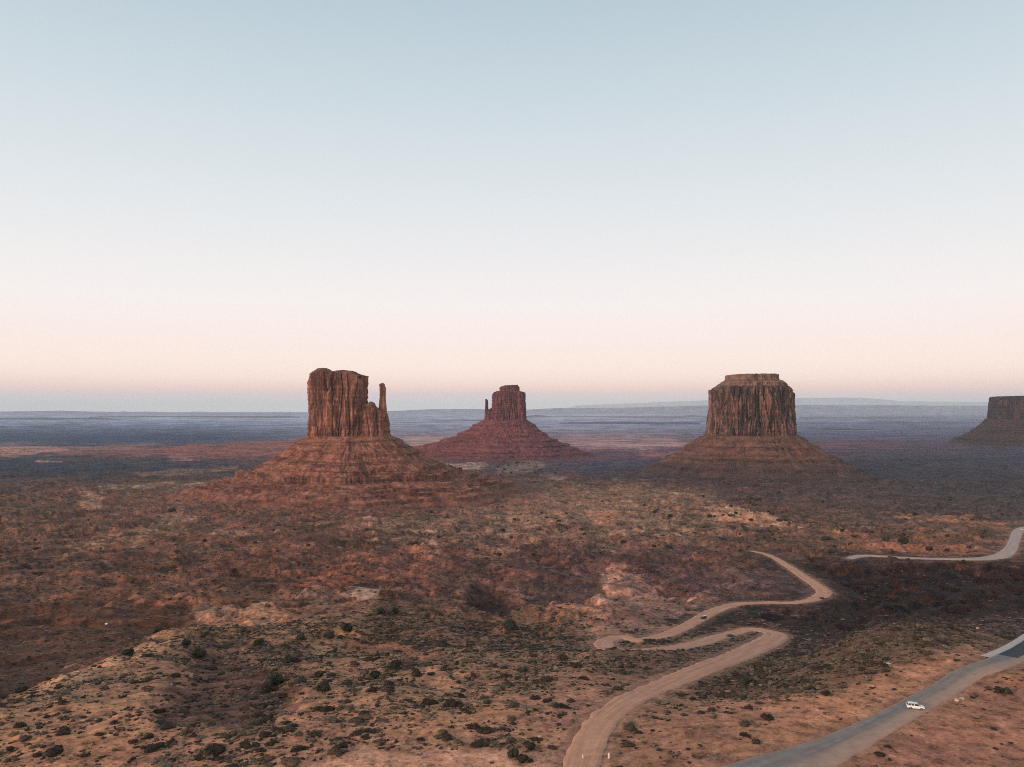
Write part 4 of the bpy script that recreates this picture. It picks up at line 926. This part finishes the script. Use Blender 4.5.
# loose stones
def stones(n_, d0, d1, s0):
    th = rng.uniform(-35, 35, n_); dd = np.sqrt(rng.uniform(d0 * d0, d1 * d1, n_)); X = dd * np.tan(np.radians(th)); Z, rd, u, v, d = height(X, dd)
    k = rd > 1.2; return np.stack([X, dd, Z], 1)[k], (rng.gamma(2.0, s0, n_) + s0 * .5)[k]
P1, W1 = stones(9000, 165, 420, .11); P2, W2 = stones(5000, 420, 1300, .3)
a1 = merged(P1, W1, 'lo', 6, 500, (.5, .9), np.array([.30, .18, .13])); a2 = merged(P2, W2, 'lo', 6, 520, (.5, .9), np.array([.19, .115, .085]))
o = link('rubble', mesh_np('rubble', np.vstack([a1[0], a2[0]]), np.vstack([a1[1], a2[1] + len(a1[0])]), False, {'leaf': np.vstack([a1[2], a2[2]])}, LEAF)); tag(o, 'loose tan stones strewn over the desert soil', 'stones', kind='stuff')

# junipers: round dark crowns that can be told apart
def juniper_mesh(seed):
    r = np.random.default_rng(seed); VV, FF = [], []; n0 = 0; V, F = ico(2)
    for i in range(9):
        a = r.uniform(0, 6.28); rr = 0 if i == 0 else r.uniform(.3, .62); sz = r.uniform(.32, .52)
        W = V * (1 + r.uniform(-.22, .25, (len(V), 1))) * sz + np.array([rr * math.cos(a), rr * math.sin(a), .45 + r.uniform(-.15, .45)]); W[:, 2] = np.maximum(W[:, 2], .02)
        VV.append(W); FF.append(F + n0); n0 += len(V)
    for i in range(420):
        a = r.uniform(0, 6.28); e = r.uniform(-.1, 1.4); R_ = r.uniform(.7, 1.12); c = np.array([.95 * R_ * math.cos(a) * math.cos(e), .95 * R_ * math.sin(a) * math.cos(e), .4 + .75 * R_ * math.sin(e)])
        VV.append(r.normal(size=(3, 3)) * .07 + c); FF.append(np.array([[0, 1, 2]]) + n0); n0 += 3
    V = np.concatenate(VV); return mesh_np('crown', V, np.concatenate(FF), False, {'leaf': GREEN[None] * r.uniform(.6, 1.5, (len(V), 1))}, LEAF)
def trunk_mesh(seed):
    r = np.random.default_rng(seed); secs = []
    for k in range(5):
        rad = .13 * (1 - .16 * k); ox = .05 * k * r.uniform(-1, 1); oy = .05 * k * r.uniform(-1, 1)
        secs.append((k * .14 - .1, [(ox + rad * math.cos(2 * math.pi * q / 7), oy + rad * math.sin(2 * math.pi * q / 7)) for q in range(7)]))
    V, Fs = loft(secs); V = [(y, z, x) for x, y, z in V]; me = bpy.data.meshes.new('trunk'); me.from_pydata(V, [], Fs); me.materials.append(BARK); return me
JC = [juniper_mesh(600 + k) for k in range(5)]; JT = [trunk_mesh(620 + k) for k in range(3)]
def juniper(u, v, wpx, label, group=None, squat=.9, parts=True):
    x, y, _ = land(u, v); z, rd, *_ = height(np.array([x]), np.array([y])); 
    if rd[0] < 1.0: return
    # step along the sight line to meet the real ground
    for _ in range(6):
        zt = float(height(np.array([x]), np.array([y]))[0][0]); vv_ = V0 - FPX * (zt - CAM_Z) / y; y = y * (1 + 0.7 * (vv_ - v) / (v - V0)); x = (u - U0) / FPX * y
    hh_ = height(np.array([x]), np.array([y])); zt = float(hh_[0][0]); s = wpx / FPX * y / 2
    if hh_[1][0] < s + .5: return
    k = int(rng.integers(0, 5))
    root = empty('juniper_tree', (x, y, zt), rng.uniform(0, 6.28)); tag(root, label, 'tree', group)
    c = bpy.data.objects.new('crown', JC[k]); col.objects.link(c); c.parent = root; c.scale = (s, s * .9, s * squat)
    if parts:
        t = bpy.data.objects.new('trunk', JT[k % 3]); col.objects.link(t); t.parent = root; t.scale = (s, s, s * .9)
SPEC = [(274, 684, 18, 'larger of two joined dark junipers on the edge of the brown hollow'), (267, 692, 13, 'smaller lower dark juniper joined to the big one by the brown hollow'),
        (323, 690, 14, 'round dark juniper standing alone right of the brown hollow'), (319, 677, 11, 'small juniper just above the round one right of the hollow'),
        (329, 639, 11, 'dark round juniper on the sandy rise right of the hollow top'), (259, 646, 12, 'dark juniper at the upper edge of the brown hollow'),
        (300, 640, 10, 'small dark juniper between the hollow and the sandy rise'), (288, 663, 12, 'low juniper inside the upper right of the hollow'),
        (157, 634, 10, 'bluish dark juniper on the far rim of the left gully'), (128, 656, 13, 'dark juniper on the near rim of the left gully'),
        (186, 645, 10, 'dark juniper on the sand above the hollow left side'), (199, 657, 16, 'wide low juniper on the left edge of the hollow'),
        (510, 630, 17, 'wide dark juniper in the brushy middle ground left of the hairpin'), (443, 648, 13, 'round dark juniper alone on the pale middle sand'),
        (347, 631, 14, 'left juniper of a row below the pale sand bar'), (380, 614, 11, 'middle juniper of a row below the pale sand bar'), (394, 614, 11, 'right juniper of a row below the pale sand bar'),
        (395, 671, 18, 'wide grey juniper left of the eroded orange bank'), (375, 678, 13, 'small juniper left of the wide grey one near the bank'), (416, 676, 11, 'juniper right beside the eroded orange bank'),
        (999, 692, 10, 'left dark bush of a pair on red dirt right of the paved road'), (1007, 693, 9, 'right dark bush of a pair on red dirt right of the paved road'),
        (746, 684, 19, 'wide dark green juniper in the brush below the big road bend'), (729, 632.5, 8, 'small dark juniper behind the dark green car'),
        (731, 572, 0, ''), (669, 547, 9, 'dark round juniper on the rise left of the upper road end'), (903, 545, 11, 'largest dark juniper above the pale gravel road'),
        (929, 551, 8, 'juniper just above the middle of the gravel road'), (886, 541, 8, 'juniper left of the largest one above the gravel road'), (824, 541, 7, 'left juniper of a close pair on orange soil'), (828, 540, 6, 'right juniper of a close pair on orange soil'),
        (850, 545, 5, 'small juniper on orange soil left of the gravel road start'), (513, 757, 14, 'dark brush tree at the bottom edge of the sandy flat'), (531, 750, 13, 'dark brush tree above the bottom sandy strip'), (522, 762, 14, 'lowest dark brush tree of three at the bottom sandy strip'),
        (172, 512, 8, 'dark juniper on the pale wash left of the big butte')]
for u, v, wp, lb in SPEC:
    if wp: juniper(u, v, wp, lb)
# the many farther ones, alike dark dots on the flats
JR = [((480, 555), (700, 790), 46, 'small dark juniper dotting the tan flats below the middle and right buttes', 'junipers on the middle flats'),
      ((500, 560), (800, 1020), 30, 'small dark juniper on the dark plain beyond the gravel road', 'junipers beyond the gravel road'),
      ((495, 560), (400, 700), 46, 'small dark juniper on the tan ground in front of the middle butte', 'junipers before the middle butte'),
      ((520, 600), (20, 400), 34, 'small dark juniper on the red ground in front of the left butte', 'junipers before the left butte'),
      ((462, 476), (488, 560), 30, 'tiny dark juniper on the pale patch below the distant middle butte', 'junipers below the distant butte')]
for (v0_, v1_), (u0_, u1_), n_, lb, gp in JR:
    for _ in range(n_): 
        v_ = rng.uniform(v0_, v1_); juniper(rng.uniform(u0_, u1_), v_, rng.uniform(2.6, 6.0) * (0.55 if v_ < 480 else 1), lb, gp, rng.uniform(.7, 1.0), parts=False)

# a few pale boulders that stand out
RKM = rock_material('boulder_rock', (0.60, 0.44, 0.34), (0.48, 0.32, 0.24), (0.3, 0.2, 0.16), 0.2, 0.2)
def boulder(u, v, wpx, label, mat=RKM, hgt=.7):
    x, y, _ = land(u, v)
    for _ in range(6):
        zt = float(height(np.array([x]), np.array([y]))[0][0]); vv_ = V0 - FPX * (zt - CAM_Z) / y; y = y * (1 + 0.7 * (vv_ - v) / (v - V0)); x = (u - U0) / FPX * y
    zt = float(height(np.array([x]), np.array([y]))[0][0]); s = wpx / FPX * y / 2; V, F = ico(3)
    V = V * (1 + .35 * n3(V[:, 0] * 1.3, V[:, 1] * 1.3, V[:, 2] * 1.3, int(u) % 50) + .12 * n3(V[:, 0] * 4, V[:, 1] * 4, V[:, 2] * 4, 3))[:, None] * np.array([s, s * .8, s * hgt])
    o = link('boulder', mesh_np('boulder', V, F, False, None, mat), None, (x, y, zt + s * hgt * .3)); tag(o, label, 'rock')
white_rock = flat('white_rock', (0.75, 0.72, 0.68), .9)
boulder(106.5, 624.5, 2.8, 'small white boulder lying in the dark left gully', white_rock)
boulder(957, 701, 5, 'orange boulder left of the pair beside the paved road'); boulder(962, 699.5, 5, 'orange boulder right of the pair beside the paved road')
boulder(888, 664, 6, 'long pale slab of rock in the brush above the paved road', RKM, .35)
boulder(978, 629, 4, 'pale boulder on the rise near the start of the dark asphalt'); boulder(540, 737, 4, 'pale boulder on sand left of the dirt road barrier')

# ------------------------------------------------------------------ air
hz = bpy.data.materials.new('haze'); hz.use_nodes = True; t = hz.node_tree; t.nodes.clear()
vo = t.nodes.new('ShaderNodeVolumePrincipled'); oo = t.nodes.new('ShaderNodeOutputMaterial'); t.links.new(vo.outputs[0], oo.inputs['Volume'])
vo.inputs['Color'].default_value = (0.80, 0.92, 0.98, 1); vo.inputs['Density'].default_value = HAZE_DENS
try: vo.inputs['Density Attribute'].default_value = ''
except Exception: pass
V, Fs = boxv(-98000, 98000, -98000, 98000, -60, HAZE_TOP)
o = pyobj('haze', V, Fs, hz); tag(o, kind='stuff')
